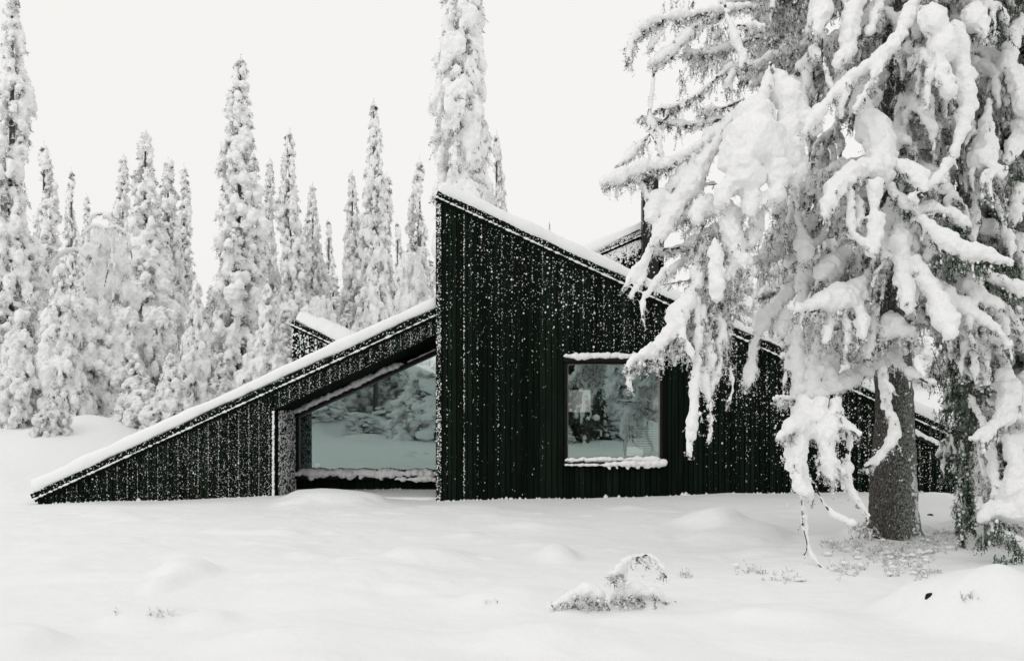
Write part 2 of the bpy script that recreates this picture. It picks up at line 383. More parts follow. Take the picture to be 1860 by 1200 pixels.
# main block
XM0, XM1 = fx(795), 9.75
main_top = line(fx(793), fz(364), fx(1740), fz(803))
def boards(mb, o, d, length, zb, zt, holes=(), pitch=0.088, gap=0.016, thick=0.022, n=(0, -1), seed=1, jz=0.0):
    """vertical boards standing on a line; n is the outward normal"""
    r = random.Random(seed); t = 0.0
    while t < length - 0.005:
        w = min(pitch * r.uniform(0.8, 1.25), length - t); a, b = t, t + w - gap
        t += w
        if b <= a + 0.004: continue
        cuts = [a, b]
        for h in holes:
            for e in (h[0], h[1]):
                if a + 0.004 < e < b - 0.004: cuts.append(e)
        cuts.sort(); off = r.uniform(0, 0.006); dz = r.uniform(-jz, jz)
        for c0, c1 in zip(cuts, cuts[1:]):
            m_ = (c0 + c1) / 2
            spans = [((zb(c0) + dz, zb(c1) + dz), (zt(c0), zt(c1)))]
            for h in holes:
                if h[0] <= m_ <= h[1]:
                    ns = []
                    for lo, hi in spans:
                        hl = (h[2](c0), h[2](c1)); hh = (h[3](c0), h[3](c1))
                        if hl[0] > lo[0] + 0.01: ns.append((lo, hl))
                        if hh[0] < hi[0] - 0.01 or hh[1] < hi[1] - 0.01: ns.append((hh, hi))
                    spans = ns
            for lo, hi in spans:
                hi = (max(hi[0], lo[0] + 0.002), max(hi[1], lo[1] + 0.002))
                V = []
                for yy in (thick + off, -0.001):
                    for tt, zz in ((c0, lo[0]), (c1, lo[1]), (c1, hi[1]), (c0, hi[0])):
                        V.append((o[0] + d[0] * tt + n[0] * yy, o[1] + d[1] * tt + n[1] * yy, zz))
                mb.add(V, [(0, 1, 2, 3), (7, 6, 5, 4), (0, 4, 5, 1), (1, 5, 6, 2), (2, 6, 7, 3), (3, 7, 4, 0)])
def slabwall(mb, o, d, length, zb, zt, holes=(), depth=0.16, n=(0, -1)):
    """the wall body behind the boards, in columns so that openings stay open"""
    cuts = sorted({0.0, length, *[min(max(e, 0), length) for h in holes for e in (h[0], h[1])]})
    for c0, c1 in zip(cuts, cuts[1:]):
        m_ = (c0 + c1) / 2; spans = [((zb(c0), zb(c1)), (zt(c0), zt(c1)))]
        for h in holes:
            if h[0] <= m_ <= h[1]:
                ns = []
                for lo, hi in spans:
                    hl = (h[2](c0), h[2](c1)); hh = (h[3](c0), h[3](c1))
                    if hl[0] > lo[0] + 0.01: ns.append((lo, hl))
                    if hh[0] < hi[0] - 0.01: ns.append((hh, hi))
                spans = ns
        for lo, hi in spans:
            V = []
            for yy in (0, -depth):
                for tt, zz in ((c0, lo[0]), (c1, lo[1]), (c1, hi[1]), (c0, hi[0])):
                    V.append((o[0] + d[0] * tt + n[0] * yy, o[1] + d[1] * tt + n[1] * yy, zz))
            mb.add(V, [(0, 1, 2, 3), (7, 6, 5, 4), (0, 4, 5, 1), (1, 5, 6, 2), (2, 6, 7, 3), (3, 7, 4, 0)])
ZB = lambda t: -0.35
WX0, WX1, WZ0, WZ1 = fx(1026), fx(1204), fz(838), fz(655)
XB0 = XM0
Lm = XM1 - XM0
k = lambda v: (lambda t: v)
hole = [(WX0 - XB0, WX1 - XB0, k(WZ0), k(WZ1))]
mtop = lambda t: main_top(XM0 + t)
mb = MB(); boards(mb, (XM0, YM), (1, 0), Lm, ZB, mtop, hole, seed=3); slabwall(mb, (XM0, YM), (1, 0), Lm, ZB, mtop, hole)
front_wall = cpart(mb.build("front_wall", M_wood, cabin))
YB = 24.4
mb = MB(); boards(mb, (XM0, YB), (0, -1), YB - YM - 0.01, ZB, k(main_top(XM0) - 0.02), n=(-1, 0), seed=5)
slabwall(mb, (XM0 + 0.002, YB), (0, -1), YB - YM - 0.17, ZB, k(main_top(XM0) - 0.03), n=(-1, 0))
side_wall = cpart(mb.build("side_wall", M_wood, cabin))
mb = MB(); slabwall(mb, (XM0 + 0.17, YB), (1, 0), Lm - 0.2, ZB, lambda t: mtop(t + 0.17) - 0.03, depth=0.15, n=(0, 1))
cpart(mb.build("rear_wall", M_wood, cabin))
# corner board
mb = MB(); mb.box(XM0 - 0.028, XM0 + 0.07, YM - 0.045, YM - 0.029, -0.3, main_top(XM0) - 0.05); cpart(mb.build("corner_board", M_wood, cabin))

def roof(name, xa, za, xb, zb_, y0, y1, snow_h, seed, parent=cabin, over=0.06, ua=0.0, ub=0.0, rime=1.0):
    """roof slab from (xa,za) to (xb,zb_) (wall top line), fascia in two steps and its snow blanket"""
    L_ = math.hypot(xb - xa, zb_ - za); ux, uz = (xb - xa) / L_, (zb_ - za) / L_
    nx_, nz_ = -uz, ux
    if nz_ < 0: nx_, nz_ = -nx_, -nz_
    def pt(u, w): return (xa + ux * u + nx_ * w, za + uz * u + nz_ * w)
    def strip(mb, u0, u1, w0, w1, ya_, yb_):
        P = [pt(u0, w0), pt(u1, w0), pt(u1, w1), pt(u0, w1)]
        A = sum(P[i][0] * P[(i + 1) % 4][1] - P[(i + 1) % 4][0] * P[i][1] for i in range(4))
        if A < 0: P = P[::-1]
        mb.prism_y(P, ya_, yb_)
    r_ = MB(); strip(r_, 0.0, L_, 0.002, 0.13, y0 - 0.02, y1 + 0.05)
    ro = r_.build(name, M_metal, parent)
    if parent is cabin: cpart(ro)
    f_ = MB(); strip(f_, -0.02, L_ + 0.02, 0.045, 0.145, y0 - over - 0.025, y0 - 0.021); strip(f_, -0.01, L_ + 0.01, -0.012, 0.042, y0 - over + 0.01, y0 - 0.022)
    fo = f_.build("fascia", M_wood, ro)
    # thin ledge of snow on the lower moulding
    n_ = int(L_ / 0.035); u = np.linspace(0, L_, n_)
    cen = np.array([[*pt(a, 0.043)] for a in u]); cen = np.stack([cen[:, 0], np.full(n_, y0 - over - 0.030), cen[:, 1]], 1)
    rr = 0.013 * (1 + 0.35 * rs.randn(n_)).clip(0.4, 1.6)
    Vv, Ff = balls(cen, np.stack([rr * 2.0, rr * 0.9, rr * 1.05], 1), ICO1)
    so = link("ledge_snow", np_mesh("ledge_snow", Vv, Ff, [M_roofsnow], smooth=True), ro)
    # blanket
    s_ = MB()
    strip(s_, -ua, L_ + ub, 0.15, 0.15 + snow_h, y0 - over - 0.03, y1 + 0.1)
    me = bpy.data.meshes.new("t"); me.from_pydata(s_.v, [], s_.f)
    import bmesh
    bm = bmesh.new(); bm.from_mesh(me); bmesh.ops.triangulate(bm, faces=bm.faces)
    Vb = np.array([v.co[:] for v in bm.verts]); Fb = np.array([[v.index for v in f.verts] for f in bm.faces]); bm.free(); bpy.data.meshes.remove(me)
    rm = remesh(Vb, Fb, 0.04, 4, [(1.3, 0.055), (0.45, 0.028), (0.14, 0.010), (0.07, 0.004)], 0.008)
    so2 = link("snow_cover", with_mats(rm, M_roofsnow), ro)
    # rime crumbs along the drip edge
    n_ = int(L_ * 45 * rime); u = rs.rand(n_) * L_; w = 0.05 + 0.10 * rs.rand(n_) ** 0.7
    c2 = np.array([pt(a, b) for a, b in zip(u, w)]); c2 = np.stack([c2[:, 0], np.full(n_, y0 - over - 0.027), c2[:, 1]], 1)
    rr = 0.004 + 0.009 * rs.rand(n_)
    Vv, Ff = balls(c2, rr, OCT); tag(link("rime_crumbs", np_mesh("rime_crumbs", Vv, Ff, [M_roofsnow]), ro), kind='stuff')
    return ro
roof("main_roof", XM0 - 0.03, main_top(XM0 - 0.03), XM1 + 0.1, main_top(XM1 + 0.1), YM, YB, 0.15, 1)
# left wing
wing_top = line(fx(785.5, YW), fz(581, YW), fx(62, YW), fz(912, YW))
XW0, XW1 = fx(70, YW), XM0 - 0.03
rec_top = line(fx(498, YW), fz(745, YW), fx(793, YW), fz(608, YW))
XR = fx(499, YW)
Lw = XW1 - XW0
wt = lambda t: wing_top(XW0 + t)
hole = [(XR - XW0, Lw + 1, k(-0.5), lambda t: rec_top(XW0 + t))]
mb = MB(); boards(mb, (XW0, YW), (1, 0), Lw, ZB, wt, hole, seed=8); slabwall(mb, (XW0, YW), (1, 0), Lw - 0.01, ZB, wt, hole, depth=0.14)
wing_wall = cpart(mb.build("wing_wall", M_wood, cabin))
roof("wing_roof", XW0 - 0.03, wing_top(XW0 - 0.03), XW1 - 0.0, wing_top(XW1), YW, YB - 0.1, 0.185, 2, ua=-0.06, ub=0.15)
YR = 20.9
mb = MB()   # reveal on the left of the recess
boards(mb, (XR, YW + 0.141), (0, 1), YR - YW - 0.141, ZB, k(rec_top(XR)), n=(1, 0), seed=11, pitch=0.12)
slabwall(mb, (XR - 0.001, YW + 0.141), (0, 1), YR - YW + 0.3, ZB, k(rec_top(XR) + 0.05), n=(1, 0), depth=0.12)
reveal = cpart(mb.build("recess_side_wall", M_wood, cabin))
mb = MB()   # soffit
P = [(XR, rec_top(XR) + 0.002), (XW1, rec_top(XW1) + 0.002), (XW1, rec_top(XW1) + 0.08), (XR, rec_top(XR) + 0.08)]
mb.prism_y(P, YW + 0.141, YR + 0.3); cpart(mb.build("recess_soffit", M_wood, cabin))
mb = MB(); mb.prism_y([(XR + 0.002, -0.3), (XW1, -0.3), (XW1, 0.0), (XR + 0.002, 0.0)], YW + 0.02, YR + 0.2); cpart(mb.build("recess_floor", M_roofsnow, cabin))
# recessed window wall
gx0, gx1 = fx(544, YR), XW1
gz0 = fz(853, YR)
gtop = line(fx(545, YR), fz(756, YR), fx(790, YR), fz(645, YR))
hole = [(gx0 - XR, 99, k(gz0), lambda t: gtop(XR + t))]
mb = MB(); boards(mb, (XR, YR), (1, 0), XW1 - XR, ZB, lambda t: rec_top(XR + t), hole, seed=12, pitch=0.13)
slabwall(mb, (XR, YR), (1, 0), XW1 - XR, ZB, lambda t: rec_top(XR + t), hole, depth=0.14); cpart(mb.build("recess_back_wall", M_wood, cabin))
win = MB()  # frame of the sloping window
def bar(mb, P, y0, y1):
    A = sum(P[i][0] * P[(i + 1) % len(P)][1] - P[(i + 1) % len(P)][0] * P[i][1] for i in range(len(P)))
    mb.prism_y(P if A > 0 else P[::-1], y0, y1)
bar(win, [(gx0 - 0.05, gtop(gx0 - 0.05) + 0.004), (gx1, gtop(gx1) + 0.004), (gx1, gtop(gx1) + 0.07), (gx0 - 0.05, gtop(gx0 - 0.05) + 0.07)], YR - 0.22, YR + 0.05)
bar(win, [(gx0 - 0.055, gz0 - 0.05), (gx0 + 0.002, gz0 - 0.05), (gx0 + 0.002, gtop(gx0)), (gx0 - 0.055, gtop(gx0 - 0.055))], YR - 0.10, YR + 0.05)
bar(win, [(gx0 - 0.06, gz0 - 0.16), (gx1, gz0 - 0.16), (gx1, gz0), (gx0 - 0.06, gz0)], YR - 0.14, YR + 0.05)
big = cpart(win.build("sloping_window", M_frame, cabin)); big['label'] = "large window with a sloping head set deep in the recess"
mb = MB(); mb.prism_y([(gx0, gz0), (gx1, gz0), (gx1, gtop(gx1)), (gx0, gtop(gx0))], YR - 0.004, YR + 0.012); mb.m = [0] + [1] * 5; mb.build("pane", [M_glass, M_clear], big)
mb = MB(); bar(mb, [(gx0 + 0.003, gz0 + 0.001), (gx0 + 0.016, gz0 + 0.001), (gx0 + 0.016, gtop(gx0) - 0.002), (gx0 + 0.003, gtop(gx0) - 0.002)], YR - 0.014, YR - 0.005)
bar(mb, [(gx0 + 0.017, gtop(gx0) - 0.012), (gx1, gtop(gx1) - 0.014), (gx1, gtop(gx1) - 0.002), (gx0 + 0.017, gtop(gx0) - 0.002)], YR - 0.014, YR - 0.005)
mb.build("glazing_bead", M_lightframe, big)
def rimesnow(P0, P1, r, flat=1.0, jitter=0.3, voxel=0.014, parent=None, name="ledge_snow", dens=1.0, ymul=1.0, drops=0):
    """a ridge of snow lying along a straight ledge"""
    P0, P1 = np.array(P0, float), np.array(P1, float); L_ = np.linalg.norm(P1 - P0); n_ = max(6, int(L_ / (r * 0.5) * dens))
    t = np.linspace(0, 1, n_)[:, None]
    cen = P0 + (P1 - P0) * t + rs.randn(n_, 3) * r * 0.16
    rr = r * (1 + jitter * vnoise(cen, 0.12) + 0.4 * jitter * rs.randn(n_)).clip(0.35, 1.8)
    end = np.minimum(np.minimum(t[:, 0], 1 - t[:, 0]) * L_ / (r * 2.5), 1) ** 0.5; rr = rr * (0.45 + 0.55 * end)
    rad = np.stack([rr * 1.1, rr * ymul, rr * flat], 1)
    if drops:
        kk = rs.randint(0, n_, drops); c2 = cen[kk].copy(); c2[:, 2] -= r * flat * (0.6 + rs.rand(drops)); r2 = rad[kk] * 0.7
        cen = np.concatenate([cen, c2]); rad = np.concatenate([rad, r2])
    V_, F_ = balls(cen, rad, ICO2)
    me = remesh(V_, F_, voxel, 1, [(0.08, r * 0.25), (0.03, r * 0.15)])
    return link(name, with_mats(me, M_roofsnow), parent)
hx0, hx1 = fx(537, YR), fx(732, YR)
rimesnow((hx0, YR - 0.18, gtop(hx0) + 0.115), (hx1, YR - 0.18, gtop(hx1) + 0.115), 0.052, 1.0, parent=big, ymul=1.4)
rimesnow((hx1 + .1, YR - 0.2, gtop(hx1 + .1) + 0.085), (gx1 - .1, YR - 0.2, gtop(gx1 - .1) + 0.085), 0.016, 1.0, parent=big)
rimesnow((gx0 - 0.02, YR - 0.10, gz0 - 0.04), (gx1 - 0.05, YR - 0.10, gz0 - 0.06), 0.070, 0.95, parent=big, ymul=1.5, drops=10)
rimesnow((gx1 - 0.85, YR - 0.14, gz0 - 0.16), (gx1 - 0.02, YR - 0.14, gz0 - 0.17), 0.045, 0.9, parent=big, jitter=0.6)
rimesnow((XW1 - 0.02, YR - 0.05, 0.4), (XW1 - 0.02, YR - 0.05, gtop(gx1)), 0.010, 1.0, parent=big)
# square window
gw = MB()
gw.box(WX0 + 0.002, WX0 + 0.045, YM - 0.01, YM + 0.12, WZ0, WZ1); gw.box(WX1 - 0.045, WX1 - 0.002, YM - 0.01, YM + 0.12, WZ0, WZ1)
gw.box(WX0 + 0.046, WX1 - 0.046, YM - 0.01, YM + 0.12, WZ1 - 0.055, WZ1 - 0.002); gw.box(WX0 + 0.046, WX1 - 0.046, YM - 0.01, YM + 0.12, WZ0 + 0.002, WZ0 + 0.05)
gw.box(WX0 - 0.03, WX1 + 0.03, YM - 0.10, YM - 0.0295, WZ1 - 0.01, WZ1 + 0.035)        # head ledge
sq = cpart(gw.build("square_window", M_frame, cabin)); sq['label'] = "square window flush in the tall front wall"
mb = MB(); mb.box(WX0 - 0.03, WX1 + 0.05, YM - 0.13, YM - 0.0295, WZ0 - 0.045, WZ0 - 0.01); mb.build("sill", M_metal, sq)
GX0, GX1, GZ0, GZ1 = WX0 + 0.046, WX1 - 0.046, WZ0 + 0.051, WZ1 - 0.056
mb = MB(); mb.box(GX0, GX1, YM + 0.05, YM + 0.066, GZ0, GZ1); mb.m = [1, 1, 0, 1, 1, 1]; mb.build("pane", [M_glass, M_clear], sq)
mb = MB()
mb.box(GX0 + 0.001, GX0 + 0.012, YM + 0.03, YM + 0.049, GZ0 + 0.001, GZ1 - 0.001); mb.box(GX1 - 0.02, GX1 - 0.001, YM + 0.03, YM + 0.049, GZ0 + 0.001, GZ1 - 0.001)
mb.box(GX0 + 0.013, GX1 - 0.021, YM + 0.03, YM + 0.049, GZ1 - 0.012, GZ1 - 0.001); mb.build("glazing_bead", M_lightframe, sq)
mb = MB(); mb.box(GX1 - 0.001, GX1 + 0.02, YM + 0.161, YM + 0.9, GZ0, GZ1); mb.build("inner_reveal", M_reveal_wood, sq)
rimesnow((WX0 - 0.01, YM - 0.07, WZ1 + 0.075), (WX1 + 0.02, YM - 0.07, WZ1 + 0.075), 0.050, 0.95, parent=sq, jitter=0.25)
rimesnow((WX0 + 0.02, YM - 0.03, WZ0 + 0.03), (WX1 - 0.04, YM - 0.03, WZ0 + 0.04), 0.045, 0.95, parent=sq, drops=6, jitter=0.35)
rimesnow((WX0 - 0.02, YM - 0.12, WZ0 - 0.045), (WX0 + 0.7, YM - 0.12, WZ0 - 0.05), 0.022, 1.0, parent=sq, jitter=0.6)
rimesnow((WX0 + 0.66, YM - 0.12, WZ0 - 0.04), (WX1 + 0.04, YM - 0.12, WZ0 - 0.015), 0.048, 0.9, parent=sq, jitter=0.7, drops=12)
# slanted ledge low on the right of the front wall
lx0, lx1 = fx(1600), fx(1790)
lz = line(fx(1655), fz(786), fx(1755), fz(832))
mb = MB(); bar(mb, [(lx0, lz(lx0) - 0.05), (lx1, lz(lx1) - 0.05), (lx1, lz(lx1)), (lx0, lz(lx0))], YM - 0.10, YM - 0.0295)
led = cpart(mb.build("wall_ledge", M_metal, cabin)); rimesnow((lx0, YM - 0.07, lz(lx0) + 0.03), (lx1, YM - 0.07, lz(lx1) + 0.03), 0.038, 1.0, parent=led)

# rear volumes
def block(xa, za, xb, zb_, y0, y1, name):
    top = line(xa, za, xb, zb_); m_ = MB()
    L_ = abs(xb - xa); x0_ = min(xa, xb)
    boards(m_, (x0_, y0), (1, 0), L_, k(-0.2), lambda t: top(x0_ + t), seed=21); slabwall(m_, (x0_, y0), (1, 0), L_, k(-0.2), lambda t: top(x0_ + t), depth=y1 - y0)
    xs = xa if za > zb_ else xb; zs = max(za, zb_); sgn = -1 if xs == x0_ else 1
    return cpart(m_.build(name, M_wood, cabin))
YRL = 24.7
block(fx(531, YRL), fz(594, YRL), fx(531, YRL) + 3.3, fz(594, YRL) - 3.3 * 0.475, YRL, 27.5, "rear_wing_wall")
roof("rear_wing_roof", fx(531, YRL) - .02, fz(594, YRL) + 0.01, fx(531, YRL) + 3.3, fz(594, YRL) + 0.01 - 3.3 * 0.475, YRL, 27.5, 0.26, 3)
YRR = 25.0
XK = fx(1206, YRR); ZK = fz(414, YRR)
block(XK - 4.4, ZK - 4.4 * 0.44, XK, ZK, YRR, 28.5, "rear_gable_wall")
roof("rear_gable_roof", XK - 4.4, ZK - 4.4 * 0.44 + 0.01, XK + 0.02, ZK + 0.01, YRR, 28.5, 0.20, 4, rime=9)
def chimney():
    Yc = 24.62; x0_, x1_ = fx(1167.5, Yc), fx(1196, Yc)
    m_ = MB(); m_.box(x0_, x1_, Yc, Yc + 0.32, 3.6, fz(312, Yc)); m_.box(x0_ - 0.02, x1_ + 0.02, Yc - 0.02, Yc + 0.34, fz(312, Yc) + 0.002, fz(306, Yc))
    for i in range(6): m_.box(x0_ - 0.004, x1_ + 0.004, Yc - 0.004, Yc - 0.001, 4.2 + i * 0.42, 4.215 + i * 0.42)
    c_ = cpart(m_.build("chimney", M_metal, cabin))
    rimesnow((x0_ + 0.06, Yc + 0.16, fz(306, Yc) + 0.05), (x1_ - 0.06, Yc + 0.16, fz(306, Yc) + 0.05), 0.12, 0.6, parent=c_, voxel=0.03, name="snow_cap")
chimney()
# interior shell: dark rooms
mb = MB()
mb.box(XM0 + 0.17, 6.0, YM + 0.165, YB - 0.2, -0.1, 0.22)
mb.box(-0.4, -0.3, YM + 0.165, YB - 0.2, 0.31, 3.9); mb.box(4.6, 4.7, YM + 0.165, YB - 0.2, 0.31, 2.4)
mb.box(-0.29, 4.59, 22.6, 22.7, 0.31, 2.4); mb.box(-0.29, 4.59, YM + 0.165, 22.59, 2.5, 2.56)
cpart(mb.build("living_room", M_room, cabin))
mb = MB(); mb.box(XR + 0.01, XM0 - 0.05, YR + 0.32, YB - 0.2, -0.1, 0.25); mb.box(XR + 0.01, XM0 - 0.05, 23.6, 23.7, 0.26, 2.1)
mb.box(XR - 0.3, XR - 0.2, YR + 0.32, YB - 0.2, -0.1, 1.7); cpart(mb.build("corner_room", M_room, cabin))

# snow flecks frozen on the boards
def flecks(parent, o, d, n, T0, T1, Z0, Z1, dens, count, rlo, rhi, seams=0.35, off=0.030, seed=1, mirror=None):
    r = np.random.RandomState(seed); t = T0 + (T1 - T0) * r.rand(count); z = Z0 + (Z1 - Z0) * r.rand(count)
    keep = r.rand(count) < dens(t, z); t, z = t[keep], z[keep]; m_ = len(t)
    if m_ == 0: return
    sm = r.rand(m_) < seams; pt_ = 0.17 if T1 - T0 > 2 else 0.12
    t[sm] = np.round(t[sm] / pt_) * pt_ + r.randn(sm.sum()) * 0.005
    keep = (t > T0) & (t < T1) & (dens(t, z) > 0); t, z = t[keep], z[keep]; m_ = len(t)
    q = r.rand(m_) ** 3.0; rr = rlo + (rhi - rlo) * q
    c_ = np.stack([o[0] + d[0] * t + n[0] * off, o[1] + d[1] * t + n[1] * off, z], 1)
    sc_ = np.stack([rr * (0.8 + 0.5 * r.rand(m_)), rr * 0.6, rr * (0.8 + 0.6 * r.rand(m_))], 1)
    if abs(n[0]) > 0.5: sc_ = sc_[:, [1, 0, 2]]
    big_ = rr > rlo + (rhi - rlo) * 0.35
    V1, F1 = balls(c_[~big_], sc_[~big_], OCT); V2, F2 = balls(c_[big_], sc_[big_], ICO1)
    V_, F_ = cat_meshes([(V1, F1), (V2, F2)]) if big_.any() else (V1, F1)
    return tag(link("snow_flecks", np_mesh("snow_flecks", V_, F_, [M_roofsnow], smooth=True), parent), kind='stuff')
def n2(t, z, s, off=0): return vn2(t, z, s, off) * 0.5 + 0.5
def dens_main(t, z):
    x = t; top = main_top(x); dd = top - z
    px = 930 + x / S
    d_ = np.exp(-((dd - 0.45) / 0.55) ** 2) * sstep(px, 850, 960) * (0.9) + 0.12
    d_ += 0.30 * np.exp(-dd / 1.8) * sstep(px, 840, 900)
    d_ += 0.26 * (1 - sstep(px, 870, 960)) * (0.3 + 0.7 * n2(x, z * 0.3, 0.15, 3)) * (1 - 0.6 * sstep(dd, 1.5, 4))
    d_ *= 1 - 0.72 * sstep(dd, 1.3, 3.0)
    low = sstep(px, 985, 1010) * (1 - sstep(px, 1235, 1330)) * (z < WZ1 + 0.05); d_ = np.where(low > 0, d_ * (1 - 0.985 * low), d_)
    d_ += 0.25 * sstep(px, 1300, 1400) * (0.35 + 0.65 * (dd < 1.4)); d_ += 0.16 * sstep(px, 1480, 1530)
    d_ *= (0.25 + 0.75 * n2(x * 1.0, z * 0.16, 0.10, 9)) * (0.5 + 0.8 * n2(x, z, 0.8, 4))
    d_ = np.where((x > WX0 - 0.05) & (x < WX1 + 0.05) & (z > WZ0 - 0.06) & (z < WZ1 + 0.06), 0, d_)
    return np.where((z > top - 0.01) | (z < -0.05), 0, d_)
flecks(front_wall, (0, YM), (1, 0), (0, -1), XM0 + 0.01, XM1 - 0.1, -0.05, 5.1, dens_main, 80000, 0.002, 0.0085, seed=1)
def dens_big(t, z): return dens_main(t, z) * np.exp(-np.maximum(main_top(t) - z - 0.9, 0) / 0.7)
flecks(front_wall, (0, YM), (1, 0), (0, -1), XM0 + 0.3, XM1 - 0.1, -0.05, 5.1, dens_big, 5500, 0.009, 0.019, seams=0.2, seed=2)
def dens_seam(t, z):
    d_ = 0.9 * n2(t, z, 0.25, 2) ; return np.where((z > main_top(t) - 0.03) | (z < 0), 0, d_)
for xs_, w_, nn in ((XM0 + 0.02, 0.04, 2600), (fx(843), 0.01, 600), (fx(812), 0.01, 200), (fx(905), 0.01, 200), (fx(868), 0.01, 200)):
    flecks(front_wall, (0, YM), (1, 0), (0, -1), xs_ - w_, xs_ + w_, 0, 4.9, dens_seam, nn, 0.004, 0.013, seams=0, off=0.031 if w_ < .03 else 0.047, seed=int(nn))
def dens_wing(t, z):
    top = wing_top(t); px = 930 + t * F / YW
    d_ = (0.42 + 0.45 * sstep(px, 150, 480)) * (0.3 + 0.8 * n2(t, z * 0.2, 0.10, 9)) * (0.55 + 0.6 * n2(t, z, 0.5, 4))
    d_ *= 1 - 0.75 * (1 - sstep(px, 70, 160))
    d_ = np.where((t > XR - 0.005) & (z < rec_top(t) + 0.005), 0, d_)
    return np.where((z > top - 0.01) | (z < -0.12), 0, d_)
flecks(wing_wall, (0, YW), (1, 0), (0, -1), XW0, XW1, -0.12, 3.1, dens_wing, 92000, 0.002, 0.0070, seed=3)
flecks(wing_wall, (0, YW), (1, 0), (0, -1), XW0 + .8, XW1, 0, 3.1, lambda t, z: dens_wing(t, z) * 0.5, 1300, 0.008, 0.015, seed=31)
def dens_rev(t, z): return np.where(z > rec_top(XR) - 0.01, 0, 0.55 + 0.4 * n2(t, z, 0.3, 4))
flecks(reveal, (XR, 0), (0, 1), (1, 0), YW + 0.15, YR - 0.01, 0, 1.5, dens_rev, 2500, 0.007, 0.024, seams=0.05, seed=4)
# edge strip of snow on the recess corner
flecks(wing_wall, (0, YW), (1, 0), (0, -1), XR - 0.035, XR - 0.004, -0.1, 1.45, lambda t, z: np.full(t.shape, 0.9), 900, 0.006, 0.016, seams=0, seed=6)
rw = [c for c in cabin.children if c.name == "rear_wing_wall"][0]
flecks(rw, (0, YRL), (1, 0), (0, -1), fx(531, YRL), fx(700, YRL), 1.8, 3.3, lambda t, z: np.where(z > fz(594, YRL) - (t - fx(531, YRL)) * 0.475, 0, 0.75), 4200, 0.008, 0.024, seed=7)
rg = [c for c in cabin.children if c.name == "rear_gable_wall"][0]
flecks(rg, (0, YRR), (1, 0), (0, -1), XK - 2.6, XK, 3.5, 5.5, lambda t, z: np.where(z > ZK + (t - XK) * 0.44, 0, 0.95 * np.exp(-np.maximum(ZK + (t - XK) * 0.44 - z - 0.16, 0) / 0.12)), 26000, 0.010, 0.030, seed=8)
for wl in (cabin.children):
    for f_ in wl.children:
        pass
# little drifts where the boards meet the ground
def foot(x0_, x1_, y_, r, seed):
    r_ = np.random.RandomState(seed); n_ = int((x1_ - x0_) / 0.06); x_ = x0_ + (x1_ - x0_) * r_.rand(n_)
    z_ = ground_z(x_, np.full(n_, y_ - 0.03)); rr = r * (0.25 + 0.6 * r_.rand(n_)); rr[r_.rand(n_) < 0.08] *= 2
    V_, F_ = balls(np.stack([x_, np.full(n_, y_ - 0.035), z_ - r * 0.1], 1), np.stack([rr * 0.8, rr * 0.9, rr * 1.2], 1), ICO1)
    return V_, F_
V_, F_ = cat_meshes([foot(XM0, XM1 - 1, YM - 0.02, 0.035, 1), foot(XW0, XR, YW - 0.02, 0.03, 2), foot(XR + 0.05, XW1, YR - 0.02, 0.035, 3)])
cpart(tag(link("foot_drift", np_mesh("foot_drift", V_, F_, [M_ground], smooth=True), cabin), kind='stuff'))

# things seen behind the square window
def candle(x, z0, z1, y, label):
    m_ = MB(); m_.tube([(0, 0, 0), (0, 0, z1 - z0)], 0.017, 10); o = m_.build("candle", M_candle, smooth=False); o.location = (x, y, z0)
    w_ = MB(); w_.tube([(0, 0, z1 - z0 + 0.001), (0.002, 0, z1 - z0 + 0.014)], 0.002, 5); w_.build("wick", M_twig, o)
    h_ = MB(); h_.tube([(0, 0, -0.40), (0, 0, -0.39), (0, 0, -0.385), (0, 0, -0.012), (0, 0, -0.001)], [0.05, 0.05, 0.006, 0.006, 0.024], 12)
    h_.build("candlestick", M_metal, o); tag(o, label, "candle", "candles behind the square window"); return o
YC = 19.45
for (px_, a, b, lb) in ((1055.5, 792, 780, "white candle behind the square window, below the picture"), (1091.5, 792, 780, "white candle in the middle of the square window"), (1072, 812, 801, "short low candle between the two taller ones behind the window")):
    candle(fx(px_, YC), fz(a, YC), fz(b, YC), YC, lb)
YT = 19.7
tb = thing("table", "dark dining table standing behind the square window", "table", (fx(1090, YT), 20.0, 0.30))
m_ = MB(); m_.box(-0.75, 1.0, -0.42, 0.42, 0.36, 0.40); m_.build("tabletop", M_room, tb)
for sx in (-0.7, 0.93):
    for sy in (-0.38, 0.34):
        m_ = MB(); m_.box(sx, sx + 0.05, sy, sy + 0.05, 0.001, 0.359); m_.build("leg", M_room, tb)
# planter with twigs
YP = 19.42
pl = thing("planter", "white planter box with thin bare twigs behind the square window", "planter", (fx(1153, YP), YP, fz(827, YP)))
w_ = 14 * YP / F; h_ = 16 * YP / F
m_ = MB(); m_.box(-w_, w_, -0.08, -0.07, 0, h_); m_.box(-w_, w_, 0.07, 0.08, 0, h_); m_.box(-w_, -w_ + 0.01, -0.069, 0.069, 0, h_); m_.box(w_ - 0.01, w_, -0.069, 0.069, 0, h_); m_.box(-w_ + .011, w_ - .011, -0.069, 0.069, 0.001, h_ - 0.02)
m_.build("box", M_white, pl)
m_ = MB()
for i in range(9):
    a = random.uniform(-0.9, 0.9) * w_; b = a + random.uniform(-0.06, 0.06); m_.tube([(a, 0, h_ - 0.02), ((a + b) / 2, random.uniform(-.02, .02), h_ + 0.2), (b, 0, h_ + random.uniform(0.35, 0.5))], [0.004, 0.003, 0.002], 5)
m_.build("twigs", M_reveal_wood, pl)
bl = thing("slatted_panel", "pale slatted panel standing behind the right half of the square window", "panel", (fx(1177, 21.0), 21.0, fz(824, 21.0)))
m_ = MB()
for i in range(11): m_.box(-0.22, 0.22, -0.01, 0.01, 0.02 + i * 0.045, 0.045 + i * 0.045)
